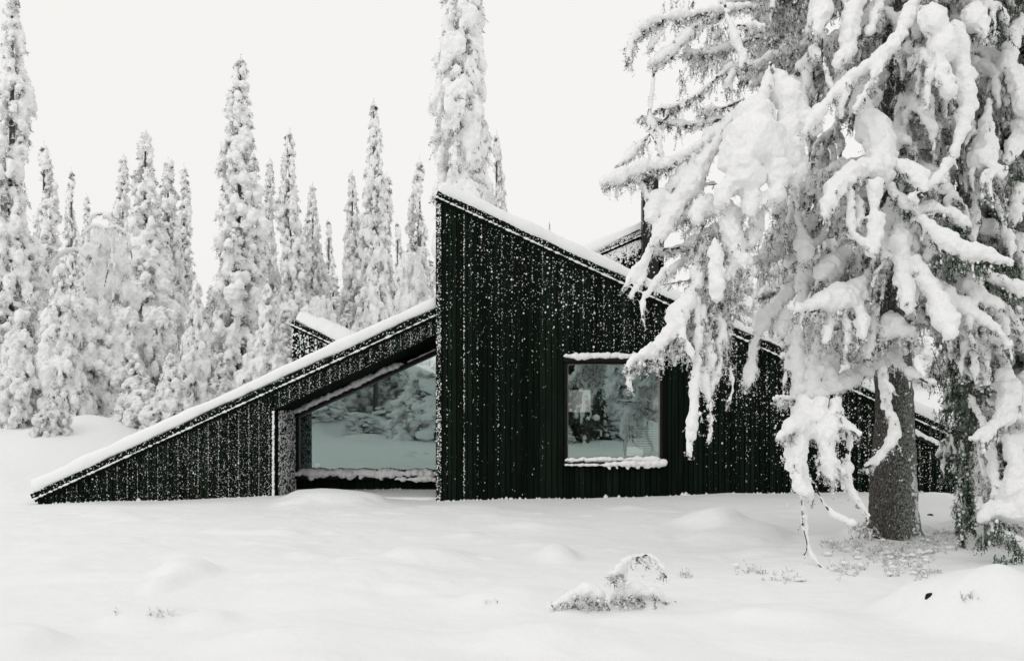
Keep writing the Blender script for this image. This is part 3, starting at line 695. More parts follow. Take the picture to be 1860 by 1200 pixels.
m_.build("slats", M_blind, bl); 
for sx in (-0.25, 0.221): m_ = MB(); m_.box(sx, sx + 0.029, -0.015, 0.015, 0, 0.54); m_.build("rail", M_blind, bl)
YPc = 19.28
pc = thing("picture", "pale abstract picture hanging behind the left of the square window", "picture", (fx(1052.5, YPc), YPc, fz(728, YPc)))
m_ = MB(); q = 20 * YPc / F; m_.box(-q, q, 0, 0.02, -q, q); m_.build("canvas", simple("pale_canvas", (0.86, 0.85, 0.83), 0.8, 0.1, var=0.14, vscale=9), pc)
m_ = MB(); m_.box(-q - .01, q + .01, 0.021, 0.03, -q - .01, q + .01); m_.build("backing_board", M_room, pc)
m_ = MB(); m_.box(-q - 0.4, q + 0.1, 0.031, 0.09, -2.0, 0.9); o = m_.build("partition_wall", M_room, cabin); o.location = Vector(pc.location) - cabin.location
ld = thing("pendant_lamp", "dark rose pendant lamp shade hanging behind the upper left of the square window", "lamp", (fx(1080, 19.6), 19.6, fz(682, 19.6)))
m_ = MB(); m_.tube([(0, 0, -0.05), (0.03, 0, 0.05)], [0.09, 0.05], 16); m_.build("lamp_shade", simple("rose_shade", (0.22, 0.15, 0.15), 0.6, 0.2), ld)
m_ = MB(); m_.tube([(0.03, 0, 0.051), (0.03, 0, 0.38)], 0.004, 5); m_.build("cord", M_metal, ld)
# ------------------------------------------------------------------ distant spruces
def join_mesh(me, V, Fc, m):
    n = len(me.vertices); co = np.empty(n * 3, np.float32); me.vertices.foreach_get("co", co)
    me.calc_loop_triangles(); t = np.empty(len(me.loop_triangles) * 3, np.int32); me.loop_triangles.foreach_get("vertices", t)
    r_ = np_mesh(me.name, np.concatenate([co.reshape(-1, 3), V]), np.concatenate([t.reshape(-1, 3), Fc + n]), [m], smooth=True)
    bpy.data.meshes.remove(me); return r_
def spruce(seed, H, W, power=0.8, snow_r=0.14, dz=0.29, droop=1.1, top=0.07, voxel=0.037, nn=8, low=0.05, lump=0.28, bare=0.0):
    r = np.random.RandomState(seed)
    cen, rad, sp, sd_, sl = [], [], [], [], []; ph = r.rand(6) * 9
    z = H - 0.05
    def lean(zz): return (W * 0.30 * float(vnoise(np.array([[zz, 0, ph[2]]]), 2.6)[0]), W * 0.30 * float(vnoise(np.array([[zz, 9, ph[3]]]), 2.6)[0])) if zz < H - 0.3 else (0, 0)
    cen.append((0, 0, H)); rad.append((.035, .035, .14)); cen.append((0, 0, H - 0.2)); rad.append((.055, .055, .13))
    zmin = max(low * H, bare * H)
    while z > zmin:
        t = (H - z) / H
        Rz = W * (top + (1 - top) * t ** power) * (1 + lump * float(vnoise(np.array([[z, ph[0], 0]]), 0.75)[0]))
        if bare: Rz *= min(1, (z - zmin) / 1.2 + 0.4)
        n = int(np.clip(round(2 * math.pi * Rz / 0.42), 3, 12))
        a0 = r.rand() * 6.28; lx, ly = lean(z); lx *= min(1, (H - z) / 2); ly *= min(1, (H - z) / 2)
        for i in range(n):
            if r.rand() < 0.08: continue
            big_ = 1.5 if r.rand() < 0.14 else 1.0
            az = a0 + 6.283 * (i + 0.5 * r.rand()) / n
            L = Rz * r.uniform(0.68, 1.12) * (1 + 0.22 * math.sin(az * 2 + ph[1] + z * 0.5))
            z0 = z + r.uniform(-.1, .1); ca, sa = math.cos(az), math.sin(az)
            m = max(2, int(L / 0.15)); dr = droop * r.uniform(0.7, 1.25)
            for j in range(m):
                s = 0.25 + 0.75 * (j + 1) / m
                rr = snow_r * r.uniform(0.45, 1.15) * (0.6 + 0.5 * s) * (0.42 + 0.58 * min(1, Rz / 0.55))
                off = r.uniform(-1, 1) * 0.16 * s * L
                rr *= big_
                p = (lx + ca * L * s - sa * off, ly + sa * L * s + ca * off, z0 + 0.06 * L - dr * L * s ** 1.8 + rr * 0.3)
                cen.append(p); rad.append((rr * 1.0, rr * 1.0, rr * r.uniform(0.8, 1.3) * (1 + 0.5 * (s > 0.8))))
                for q in range(nn // 2 if s < 0.6 else nn):
                    jf = 0.25 + 0.75 * min(1, Rz / 0.6); sp.append((p[0] + r.uniform(-.12, .12) * jf, p[1] + r.uniform(-.12, .12) * jf, p[2] - rr * 0.5)); sd_.append((ca * 0.5 + r.uniform(-.5, .5), sa * 0.5 + r.uniform(-.5, .5), -0.9)); sl.append(r.uniform(.10, .30) * jf)
            # hanging end
            for j in range(r.randint(0, 3)):
                rr = snow_r * r.uniform(0.35, 0.7); dn = 0.10 + 0.13 * j
                cen.append((p[0] + r.uniform(-.05, .05), p[1] + r.uniform(-.05, .05), p[2] - dn)); rad.append((rr, rr, rr * 1.5))
        z -= dz * r.uniform(0.75, 1.25) * (0.45 + 0.55 * min(1, Rz / 0.6))
    V, Fc = balls(cen, rad, ICO1)
    sn = with_mats(remesh(V, Fc, voxel, 0, [(0.20, 0.035), (0.085, 0.030)]), M_far)
    k3 = int(len(cen) * 1.3); u3 = r.randint(0, len(cen), k3); C3, R3 = np.array(cen)[u3], np.array(rad)[u3]; dv = r.randn(k3, 3); dv /= np.linalg.norm(dv, axis=1, keepdims=True)
    sn = join_mesh(sn, *balls(C3 + dv * R3, 0.018 + 0.035 * r.rand(k3), ICO1), M_far); sn.name = "snow_load"
    Vn, Fn = strands(sp, sd_, np.array(sl) * 0.75, K=4, m=2, nl=0.07, nw=0.032, sag=0.5, stem=0.012, rnd=r)
    nm = np_mesh("crown", Vn, Fn, [M_needle_far])
    tb_ = MB(); tb_.tube([(0, 0, -0.5), (0, 0, H * 0.5), (0, 0, H - 0.2)], [0.018 * H * 0.75, 0.012 * H * 0.75, 0.02], 9)
    tm = bpy.data.meshes.new("trunk"); tm.from_pydata(tb_.v, [], tb_.f); tm.materials.append(M_bark); tm.polygons.foreach_set("use_smooth", np.ones(len(tb_.f), bool))
    return dict(H=H, W=W, snow=sn, crown=nm, trunk=tm)
PR = [spruce(11, 11, 1.05, 0.85), spruce(12, 10, 1.25, 0.95, snow_r=0.15), spruce(13, 9, 0.85, 0.95, snow_r=0.125), spruce(14, 9, 1.15, 0.85, snow_r=0.135),
      spruce(15, 12, 0.95, 0.42, snow_r=0.16, top=0.22), spruce(16, 4.6, 1.15, 0.85, snow_r=0.15, droop=1.0, dz=0.26), spruce(17, 5.0, 1.5, 0.55, snow_r=0.19, droop=0.95, top=0.25, dz=0.34)]
PD = spruce(19, 8, 1.5, 0.8, snow_r=0.085, nn=40, dz=0.42, droop=1.3); PD['crown'].materials[0] = M_needle_dark
PB = spruce(18, 11, 1.5, 0.5, snow_r=0.13, bare=0.42, nn=14)
def place_tree(P, x, y, ztop, hw, label, group="snow laden spruces beyond the cabin", rz=None, cat="spruce", kind="spruce_tree"):
    b = gz(x, y) - 0.1; sc_z = (ztop - b) / P['H']; sc = hw / P['W'] * 1.28
    t = thing(kind, label, cat, (x, y, b), rs.rand() * 6.28 if rz is None else rz, group); t.scale = (sc, sc, sc_z)
    link("trunk", P['trunk'], t); c = link("crown", P['crown'], t); link("snow_load", P['snow'], c)
    return t
# (px, top row, half width px, distance, prototype, label)
FAR = [
 (22, -14, 58, 31, 0, "tall snow laden spruce cut by the left edge of the picture"),
 (80, 262, 40, 41, 2, "slim spruce just right of the tallest one at the left edge"),
 (130, 308, 26, 54, 2, "thin distant spruce second in from the slim one at the far left"),
 (157, 354, 24, 60, 2, "lowest of the three thin distant spruce tips at the far left"),
 (110, 478, 52, 28.5, 5, "short thick young spruce in front of the others on the left"),
 (98, 690, 28, 26.0, 5, "smallest snow mound spruce at the front of the left group, bare stem showing below"),
 (190, 418, 66, 34, 6, "rounded drooping spruce behind the arching birch stems"),
 (226, 560, 46, 30, 6, "broad low spruce with heavy white lobes below the arching birch"),
 (224, 284, 42, 41, 3, "left and shorter twin of the double topped spruce group"),
 (264, 242, 60, 38, 1, "tallest and widest spruce of the double topped group"),
 (305, 290, 48, 40, 3, "spruce tip close to the right of the double topped group"),
 (334, 302, 34, 46, 2, "thin spruce on the right shoulder of the double topped group"),
 (288, 560, 46, 31, 6, "narrow young spruce below the double topped group"),
 (356, 508, 40, 30, 5, "narrow young spruce standing just above the low end of the sloping roof"),
 (150, 545, 62, 29.5, 6, "broad bushy snow mound of a spruce low at the left, beside the birch arches"),
 (35, 600, 44, 28.0, 6, "low wide spruce at the foot of the tallest one by the left edge"),
 (245, 640, 44, 28.5, 5, "low full spruce in front of the left group near its bottom"),
 (400, 640, 34, 30, 5, "low spruce at the foot of the tall pointed one, just above the roof"),
 (310, 640, 40, 28, 5, "small snow covered spruce close behind the low sloping roof"),
 (437, 105, 54, 33, 0, "tall pointed spruce standing alone above the sloping roof"),
 (408, 330, 30, 42, 2, "side spruce half hidden by the tall pointed one"),
 (490, 291, 36, 42, 3, "spruce just right of the tall pointed one, shorter of a close pair"),
 (526, 238, 36, 41, 0, "taller of the close pair of spruces above the small rear roof"),
 (486, 514, 42, 29, 5, "young spruce in front of the close pair, left of the small rear roof"),
 (568, 335, 34, 44, 3, "medium spruce above the small rear roof"),
 (597, 398, 20, 55, 2, "thin dark distant spruce right of the medium one above the rear roof"),
 (585, 540, 34, 33, 6, "low bowed spruce touching the snow of the small rear roof"),
 (640, 314, 34, 43, 3, "spruce left of the needle thin one, between the two roofs"),
 (679, 184, 34, 42, 0, "needle thin high spruce between the rear roof and the tall gable"),
 (703, 318, 34, 44, 2, "spruce leaning on the right side of the needle thin one"),
 (722, 402, 20, 60, 2, "faint small spruce tip between the needle thin one and the gable"),
 (762, 291, 34, 45, 2, "slim spruce closest to the left edge of the tall gable"),
 (745, 462, 46, 33, 6, "rounded bowed spruce right beside the left edge of the tall gable"),
 (660, 520, 40, 36, 5, "low full spruce at the foot of the needle thin one"),
 (842, -120, 49, 30, 4, "very tall columnar spruce rising behind the peak of the gable"),
 (902, 243, 26, 33, 2, "short spruce clinging to the right side of the columnar one behind the peak"),
 (998, 401, 7, 50, 2, "tiny spruce tip peeping over the middle of the snowy main roof"),
 (1345, 372, 52, 34, 1, "spruce seen behind the hanging boughs, over the lower main roof"),
 (1262, 470, 40, 36, 3, "low spruce behind the boughs, right of the chimney"),
 (1420, 330, 50, 36, 3, "spruce behind the snowy boughs, left of the big trunk"),
 (1490, 400, 50, 38, 1, "wide spruce far behind the boughs beside the big trunk"),
 (1560, 300, 46, 40, 0, "tall spruce far behind the crown of the big tree"),
 (1672, 500, 52, 33, 5, "bright white spruce seen in the gap right of the big trunk"),
 (1730, 420, 54, 36, 1, "spruce seen through the gap between the two big trees"),
 (1800, 340, 54, 38, 3, "spruce far behind the dark tree at the right edge"),
]
far_roots = []
for i, (px, pyt, hw, Y, pi, lb) in enumerate(FAR):
    X = fx(px, Y); far_roots.append(place_tree(PR[pi], X, Y, fz(pyt, Y), hw * Y / F, lb, rz=(i * 2.399) % 6.283))
# a second row closes the gaps low in the wood
back = [(30, 470, 52, 48), (100, 520, 46, 50), (170, 500, 50, 47), (330, 470, 50, 50), (385, 520, 44, 46), (452, 500, 46, 50), (540, 470, 44, 50), (605, 500, 44, 48), (680, 470, 44, 52), (735, 500, 40, 50), (780, 470, 36, 50), (360, 600, 40, 36), (420, 590, 36, 36), (520, 560, 34, 38), (630, 560, 30, 38)]
for i, (px, pyt, hw, Y) in enumerate(back):
    near = ["under the tallest spruce at the left edge", "under the slim spruce at the far left", "behind the arching birch", "behind the right shoulder of the double topped group", "left of the tall pointed spruce", "right behind the tall pointed spruce", "behind the close pair", "between the medium spruce and the next", "behind the needle thin spruce", "under the faint small tip", "half hidden by the edge of the gable", "low above the sloping roof, left of the tall pointed spruce", "at the foot of the tall pointed spruce", "behind the small rear roof", "just over the valley where the two snowy roofs meet"][i]
    place_tree(PR[(1, 3, 2, 3)[i % 4]], fx(px, Y), Y, fz(pyt, Y), hw * Y / F, "background spruce filling the wood " + near, "background spruces of the wood", rz=i * 1.7)
# wood behind the camera: only its mirror image shows in the windows
mir = [(-6.8, -15, 9.5, 1.1, 'B'), (-9.8, -12, 10, 1.3, 'B'), (-3.2, -5.2, 7.0, 1.5, 1), (-12.5, -24, 12, 1.5, 0), (-8.6, -27, 11, 1.5, 1), (-5.0, -29, 12, 1.6, 3), (-2.0, -26, 11, 1.5, 0), (-0.2, -34, 13, 1.8, 1), (2.5, -5.5, 8, 1.3, 'D'), (4.9, -12.5, 8, 1.4, 1), (6.4, -19, 10, 2.0, 'B'), (-11.5, -15.5, 6, 1.5, 3), (-9.0, -17.5, 7, 1.4, 1), (-5.6, -17.0, 6, 1.3, 3), (-4.3, -13.5, 5, 1.3, 1), (-7.9, -20, 8, 1.5, 0), (8.6, -26, 12, 1.7, 0), (10.6, -22, 12, 1.7, 1), (5.2, -30, 13, 1.7, 3), (13.5, -30, 13, 1.8, 0), (-16, -30, 13, 1.9, 1)]
wh = ["bare stemmed spruce mirrored in the middle of the large sloping window", "bare stemmed spruce mirrored at the dark left side of the large sloping window", "dark drooping spruce mirrored at the upper right of the large sloping window"] 
for i, (x, y, h, w, p) in enumerate(mir):
    P = PB if p == 'B' else PD if p == 'D' else PR[p]
    lb = wh[i] if i < 3 else "spruce facing the cabin from the opposite slope, %s" % ["far left of the rise", "left of the rise", "middle left of the rise", "centre left of the rise", "straight across from the gable corner", "nearest to the square window", "second nearest to the square window", "bare stemmed and mirrored in the square window", "left in the lower row", "second in the lower row", "third in the lower row", "nearest in the lower row", "highest in the lower row", "right of the bare stemmed one", "far right of the bare stemmed one", "high on the rise behind the nearest two", "at the right end of the rise", "at the left end of the rise"][i - 3]
    place_tree(P, x, y, gz(x, y) + h, w, lb, "spruces on the slope facing the cabin", rz=i)

for i, (x, y, h, w, lb) in enumerate([(-6.5, -7.5, 0.8, 0.8, "snow buried shrub left of the nearest conifer on the facing slope"), (-8.4, -9.0, 1.1, 1.0, "wider snow buried shrub farther left on the facing slope"), (-5.0, -10.5, 0.9, 1.1, "low round snow buried shrub in the middle of the facing slope"),
                                     (1.6, -4.0, 0.7, 0.7, "small snow buried shrub mirrored low in the square window"), (4.2, -6.0, 0.9, 0.9, "snow buried shrub mirrored at the right of the square window")]):
    place_tree(PR[6], x, y, gz(x, y) + h, w, lb, "snow buried shrubs on the facing slope", rz=i, cat="shrub", kind="snowy_shrub")
# ------------------------------------------------------------------ boughs given as strokes
def catmull(P, n):
    P = np.asarray(P, float)
    if len(P) == 2: P = np.array([P[0], (P[0] + P[1]) / 2, P[1]])
    Q = np.vstack([2 * P[0] - P[1], P, 2 * P[-1] - P[-2]]); out = []
    seg = len(P) - 1; u = np.linspace(0, seg - 1e-6, n)
    i = u.astype(int); t = (u - i)[:, None]
    p0, p1, p2, p3 = Q[i], Q[i + 1], Q[i + 2], Q[i + 3]
    return 0.5 * ((2 * p1) + (-p0 + p2) * t + (2 * p0 - 5 * p1 + 4 * p2 - p3) * t ** 2 + (-p0 + 3 * p1 - 3 * p2 + p3) * t ** 3)
class Bough:
    def __init__(s): s.c = []; s.r = []; s.np_ = []; s.nd_ = []; s.nl_ = []; s.stem = MB()
    def stroke(s, pts, Y0, Y1=None, nd=1.0, snow=0.93, stem=True, up=0.45):
        """pts: (px, py, radius px) ... ; placed from distance Y0 to Y1"""
        Y1 = Y0 if Y1 is None else Y1
        n = len(pts); W = []
        for i, (px, py, rp) in enumerate(pts):
            Y = Y0 + (Y1 - Y0) * i / max(n - 1, 1); p = at(px, py, Y); W.append((*p, rp * Y / F))
        s.curve(W, nd, snow, stem, up)
    def curve(s, W, nd=1.0, snow=1.0, stem=True, up=0.45, drips=1.0):
        W = np.asarray(W, float); L = np.sum(np.linalg.norm(np.diff(W[:, :3], axis=0), axis=1)); rm = max(W[:, 3].mean(), 0.012)
        m = max(4, int(L / (rm * 0.42))); Q = catmull(W, m); P, r = Q[:, :3], np.maximum(Q[:, 3], 0.008)
        tan = np.gradient(P, axis=0); tan /= (np.linalg.norm(tan, axis=1, keepdims=True) + 1e-9)
        hz = 1 - np.abs(tan[:, 2])                       # 1 = level, 0 = hanging
        if snow:
            c = P + rs.randn(m, 3) * r[:, None] * 0.14
            q = r * (1 + 0.30 * vnoise(P, 0.17) + 0.14 * rs.randn(m)).clip(0.45, 1.7) * snow
            s.c.append(c); s.r.append(np.stack([q, q, q * (1 - 0.12 * hz)], 1))
            k2 = m // 2 + 1; u2 = rs.randint(0, m, k2); dv = rs.randn(k2, 3); dv /= np.linalg.norm(dv, axis=1, keepdims=True)
            s.c.append(P[u2] + dv * (q[u2] * 0.85)[:, None]); r2 = q[u2] * (0.25 + 0.3 * rs.rand(k2)); s.r.append(np.stack([r2, r2, r2], 1))
            if nd > 0.15 and drips:      # thin frosted twigs hanging from the bough
                for _ in range(rs.poisson(L * 4.5 * drips)):
                    a = rs.randint(1, m); hl = 0.06 + 0.22 * rs.rand() ** 1.5; w_ = rs.randn(3) * 0.25 * hl; w_[2] = 0
                    p0 = P[a] - np.array([0, 0, r[a] * 0.5]); nb_ = max(4, int(hl / 0.012)); tt_ = np.linspace(0, 1, nb_)[:, None]
                    cc_ = p0 + w_ * tt_ ** 0.7 - np.array([0, 0, hl]) * tt_ + rs.randn(nb_, 3) * 0.003; rd = (0.010 + 0.010 * rs.rand()) * (1 - 0.5 * tt_[:, 0]) * (1 + 0.25 * rs.randn(nb_)).clip(0.6, 1.5)
                    s.c.append(cc_); s.r.append(np.stack([rd, rd, rd * 1.2], 1))
        low = P - np.array([0, 0, 1.0]) * (r * 0.78 * hz)[:, None]
        if stem and len(low[::max(1, m // 40)]) > 3: s.stem.tube([tuple(p) for p in low[::max(1, m // 40)][:-1]], min(0.005 + 0.010 * min(1, L), 0.42 * rm), 5)
        k_ = int(nd * L * 130)
        if k_ > 0:
            u = rs.randint(0, m, k_); a = rs.rand(k_, 1)
            off = rs.randn(k_, 3) * (r[u] * 0.42)[:, None]; off[:, 2] = -np.abs(off[:, 2]) * 0.5
            s.np_.append(low[u] + off); d = rs.randn(k_, 3) * 0.55 + tan[u] * 0.7; d[:, 2] -= 0.9; s.nd_.append(d); s.nl_.append(0.02 + 0.05 * rs.rand(k_) ** 1.6 + r[u] * 0.25)
    def curtain(s, px0, py0, px1, py1, Y, n, L=(0.15, 0.45), depth=0.5):
        n = max(3, int(n * 0.42)); L = (L[0] * 0.9, L[1] * 0.8)
        """frosted twigs hanging in a loose curtain"""
        px = px0 + (px1 - px0) * rs.rand(n); py = py0 + (py1 - py0) * rs.rand(n); Yv = Y + depth * (rs.rand(n) - 0.5)
        s.np_.append(np.stack([(px - 930) / F * Yv, Yv, CZ + (HY - py) / F * Yv], 1)); d = rs.randn(n, 3) * 0.25; d[:, 2] -= 1; s.nd_.append(d)
        s.nl_.append(L[0] + (L[1] - L[0]) * rs.rand(n))
    def build(s, name, parent, needle=None, voxel=0.017, noise=((0.15, 0.020), (0.055, 0.013), (0.026, 0.006)), cname="snow_load", smooth_it=1, crumbs=0.3):
        needle = needle or M_needle
        V = np.array(s.stem.v, float).reshape(-1, 3); Fc = []
        for f in s.stem.f:
            for i in range(1, len(f) - 1): Fc.append((f[0], f[i], f[i + 1]))
        parts = [(V, np.array(Fc, int).reshape(-1, 3))] if len(V) else []
        ns = len(Fc)
        if s.np_:
            P = np.concatenate(s.np_); D = np.concatenate(s.nd_); L = np.concatenate(s.nl_)
            Du = D / np.linalg.norm(D, axis=1, keepdims=True)
            parts.append(strands(P, D, L, K=5, m=2, nl=0.024, nw=0.009, sag=0.5, stem=0.005))
            # feathery side twigs along every hanging twig
            reps = np.clip((L / 0.030).astype(int), 1, 9); u = np.repeat(np.arange(len(P)), reps); tt = rs.rand(len(u), 1)
            Q = P[u] + Du[u] * L[u][:, None] * tt; Q[:, 2] -= 0.25 * L[u] * tt[:, 0] ** 2
            d2 = rs.randn(len(u), 3) * 0.8 + Du[u] * 0.6; d2[:, 2] -= 0.5
            parts.append(strands(Q, d2, 0.025 + 0.04 * rs.rand(len(u)), K=4, m=2, nl=0.020, nw=0.010, sag=0.4, stem=0.0))
            # rime crumbs threaded on the twigs
            kc = 3 if crumbs else 0; Dn = D / np.linalg.norm(D, axis=1, keepdims=True)
            cc = []
            for j in range(kc):
                f_ = rs.rand(len(P), 1) ** 1.3; pp = P + Dn * L[:, None] * f_; pp[:, 2] -= 0.25 * L * f_[:, 0] ** 2
                cc.append((pp + rs.randn(len(P), 3) * 0.008)[rs.rand(len(P)) < crumbs])
            if kc: cr_c = np.concatenate(cc); cr_r = 0.004 + 0.016 * rs.rand(len(cr_c)) ** 3; crumb = balls(cr_c, np.stack([cr_r, cr_r, cr_r * (0.8 + 0.7 * rs.rand(len(cr_c)))], 1), ICO1)
        o = None
        if parts:
            V, Fc = cat_meshes(parts); mi = np.ones(len(Fc), int); mi[:ns] = 0
            o = link(name, np_mesh(name, V, Fc, [M_twig, needle], mi), parent)
        if s.c:
            V, Fc = balls(np.concatenate(s.c), np.concatenate(s.r), ICO1)
            me = with_mats(remesh(V, Fc, voxel, smooth_it, noise), M_snow)
            if s.np_ and crumbs: me = join_mesh(me, *crumb, M_snow)
            sn = link(cname if o else name, me, o or parent); o = o or sn
        return o
hero = thing("spruce_tree", "big old spruce in the foreground with a thick bare trunk and long snow loaded boughs", "spruce", (fx(1620, 12.8), 12.8, 0.0))
H0 = Vector(hero.location)
def local(o, root):   # geometry is given in world coordinates
    o.location = -Vector(root.location); return o
# trunk
Yt = 12.8; Xt = fx(1620, Yt); g0 = gz(Xt, Yt)
segs = 96; rows = [(-0.3, 0.36), (0.0, 0.295), (0.12, 0.277), (0.35, 0.26), (0.8, 0.237), (1.4, 0.212), (2.0, 0.19), (3.0, 0.175), (4.5, 0.15), (6.5, 0.12), (9.0, 0.08), (12.5, 0.02)]
zz = np.concatenate([np.linspace(-0.3, 2.4, 200), np.linspace(2.5, 12.5, 60)]); rr = np.interp(zz, [a for a, b in rows], [b for a, b in rows])
th = np.linspace(0, 2 * math.pi, segs, endpoint=False); TH, ZZ = np.meshgrid(th, zz); RR = rr[:, None] * np.ones_like(TH)
flare = 0.30 * np.exp(-np.maximum(ZZ, 0) / 0.20); RR *= 1 + flare * np.cos(TH * 5 + 1) * 0.5 + 0.03 * np.cos(TH * 3 + ZZ)
P = np.stack([np.cos(TH) * RR + 0.02 * np.sin(ZZ), np.sin(TH) * RR, ZZ + g0], 2).reshape(-1, 3)
nrm = np.stack([np.cos(TH), np.sin(TH), 0 * TH], 2).reshape(-1, 3)
P += nrm * (0.011 * vnoise(P * np.array([1, 1, 0.35]), 0.028) + 0.008 * vnoise(P * np.array([1, 1, 0.6]), 0.06) + 0.012 * vnoise(P, 0.18))[:, None]
n0 = len(zz); i0 = (np.arange(n0 - 1)[:, None] * segs + np.arange(segs)[None]); i1 = (np.arange(n0 - 1)[:, None] * segs + (np.arange(segs)[None] + 1) % segs)
Fq = np.stack([i0.ravel(), i1.ravel(), (i1 + segs).ravel(), (i0 + segs).ravel()], 1)
trunk = link("trunk", np_mesh("trunk", P, Fq, [M_bark], smooth=True), hero)
trunk.location = (0, 0, 0)
# snow and rime clinging to the windward edge of the trunk
nq = 2600; tz = rs.rand(nq) ** 1.1 * 2.3; ta = -0.15 + rs.randn(nq) * 0.30; rq = np.interp(tz, [a for a, b in rows], [b for a, b in rows]) + 0.004
cq = np.stack([np.cos(ta) * rq, np.sin(ta) * rq, tz + g0], 1); tag(link("rime", np_mesh("rime", *balls(cq, 0.006 + 0.016 * rs.rand(nq) ** 2, ICO1), [M_snow], smooth=True), trunk), kind='stuff')
nq = 60; tz = rs.rand(nq) * 2.2; ta = -1.9 + rs.randn(nq) * 0.8; rq = np.interp(tz, [a for a, b in rows], [b for a, b in rows]) + 0.004
cq = np.stack([np.cos(ta) * rq, np.sin(ta) * rq, tz + g0], 1); tag(link("snow_flecks", np_mesh("snow_flecks", *balls(cq, 0.003 + 0.010 * rs.rand(nq) ** 3, ICO1), [M_snow], smooth=True), trunk), kind='stuff')

# procedural inner crown
def crown(root, cx, cy, z0, z1, Rfun, keep, seed, needle, dz=0.24, nmul=1.0, sr=0.075, strand=(0.08, 0.28), curt=10, nb=8):
    r = np.random.RandomState(seed); b = Bough(); z = z1
    while z > z0:
        n = nb
        a0 = r.rand() * 6.28
        for i in range(n):
            az = a0 + 6.283 * (i + r.rand() * 0.6) / n; L = Rfun(az, z) * r.uniform(0.7, 1.12)
            if L < 0.3: continue
            ca, sa = math.cos(az), math.sin(az); dr = r.uniform(0.25, 0.6); W = []
            zz_ = z + r.uniform(-.12, .12); fat = r.uniform(0.7, 1.35)
            for s_ in (0.12, 0.35, 0.6, 0.85, 1.0):
                wob = r.uniform(-.06, .06) * L
                W.append((cx + ca * L * s_ - sa * wob, cy + sa * L * s_ + ca * wob, zz_ + 0.05 * L - dr * L * s_ ** 1.7, sr * fat * (0.5 + 0.9 * s_) * (0.5 if s_ == 1.0 else 1)))
            W = np.array(W); b.add_kept = keep
            Pm = W[2:4, :3].mean(0)
            if not keep(np.array([Pm]))[0]: continue
            b.curve(W, nd=1.2 * nmul, drips=0.6)
            Qc = catmull(W, 30)
            # side fingers that hang
            for q in range(int(4 + L * 8)):
                u = r.randint(8, 30); p = Qc[u]; hl = r.uniform(0.15, 0.55) * (0.6 + 0.25 * L); sd = r.choice([-1, 1]) * r.uniform(0.2, 0.9)
                e = (p[0] - sa * sd * hl * 0.6 + ca * hl * 0.2, p[1] + ca * sd * hl * 0.6 + sa * hl * 0.2, p[2] - hl)
                mm = ((p[0] + e[0]) / 2 - sa * sd * hl * 0.2, (p[1] + e[1]) / 2 + ca * sd * hl * 0.2, (p[2] * 0.6 + e[2] * 0.4))
                if not keep(np.array([e]))[0]: continue
                fr = sr * r.uniform(0.25, 0.65); b.curve(np.array([(*p[:3], fr * 0.9), (*mm, fr * 1.1), (*e, fr * 0.5)]), nd=0.55 * nmul, drips=0.3)
            nc = int(curt * L * nmul); u = r.randint(4, 30, nc); Pp = Qc[u, :3] + r.randn(nc, 3) * np.array([.10, .10, .04]); Pp[:, 2] -= 0.03
            kk = keep(Pp); Pp = Pp[kk]; nc = len(Pp)
            if nc: b.np_.append(Pp); d = r.randn(nc, 3) * 0.3; d[:, 2] -= 1; b.nd_.append(d); b.nl_.append(strand[0] + (strand[1] - strand[0]) * r.rand(nc))
        z -= dz * r.uniform(0.8, 1.2)
    cr = b.build("crown", root, needle, crumbs=0.12, voxel=0.021, noise=((0.16, 0.022), (0.06, 0.016), (0.03, 0.008))); local(cr, root)
    return cr
def proj(P): return 930 + P[:, 0] / P[:, 1] * F, HY - (P[:, 2] - CZ) / P[:, 1] * F
def keep_hero(P):
    """the old spruce carries no twigs low round its trunk nor far out over the roof"""
    px, py = proj(P); left = np.interp(py, [-200, 60, 120, 250, 420, 640, 700], [1330, 1380, 1430, 1480, 1400, 1440, 1470])
    return (px > left) & (P[:, 2] > np.where(np.abs(px - 1620) < 100, 2.05, 1.75))
def R_hero(az, z):
    side = math.cos(az); base = 2.15 if side > -0.3 else 1.75 + (0.7 if z > 4.6 else 0)
    if math.sin(az) < -0.5: base = 1.55
    return base * (1 - 0.06 * max(0, z - 4))
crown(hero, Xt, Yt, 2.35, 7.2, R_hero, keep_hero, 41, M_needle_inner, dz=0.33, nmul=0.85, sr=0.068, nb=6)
right = thing("spruce_tree", "dark green snowy spruce crowding the right edge of the picture beside the big trunk", "spruce", (fx(1880, 13.9), 13.9, 0.0))
Y2 = 13.9; X2 = fx(1880, Y2)
m_ = MB(); m_.tube([(0.0, 0, -0.2), (0.05, 0, 1.5), (-0.05, 0, 4), (0, 0, 8), (0, 0, 11)], [0.17, 0.14, 0.12, 0.07, 0.02], 20); m_.build("trunk", M_bark, right, smooth=True)
def keep_right(P):
    px, py = proj(P); lo = np.interp(py, [-100, 300, 520, 640, 800, 1000], [1640, 1670, 1700, 1728, 1740, 1748])
    return (px > lo) & (P[:, 2] > 0.45)
crown(right, X2, Y2, 1.1, 7.4, lambda az, z: 1.25 + 0.25 * math.sin(az * 3 + z), keep_right, 42, M_needle_green, dz=0.26, nmul=1.0, sr=0.072, curt=17)
crown_extra = thing("dead_leaning_stem", "thin dark leaning stem among the hanging twigs right of the big trunk", "dead tree", (fx(1790, 13.2), 13.2, 0.0))
m_ = MB(); q = [at(1795, 880, 13.2), at(1790, 700, 13.2), at(1800, 560, 13.2), at(1765, 400, 13.3), at(1700, 200, 13.4)]; q[0].z = gz(q[0].x, 13.2) - 0.1
m_.tube(q, [0.05, 0.045, 0.04, 0.035, 0.02], 8); o = m_.build("stem", M_bark, crown_extra, smooth=True); local(o, crown_extra)

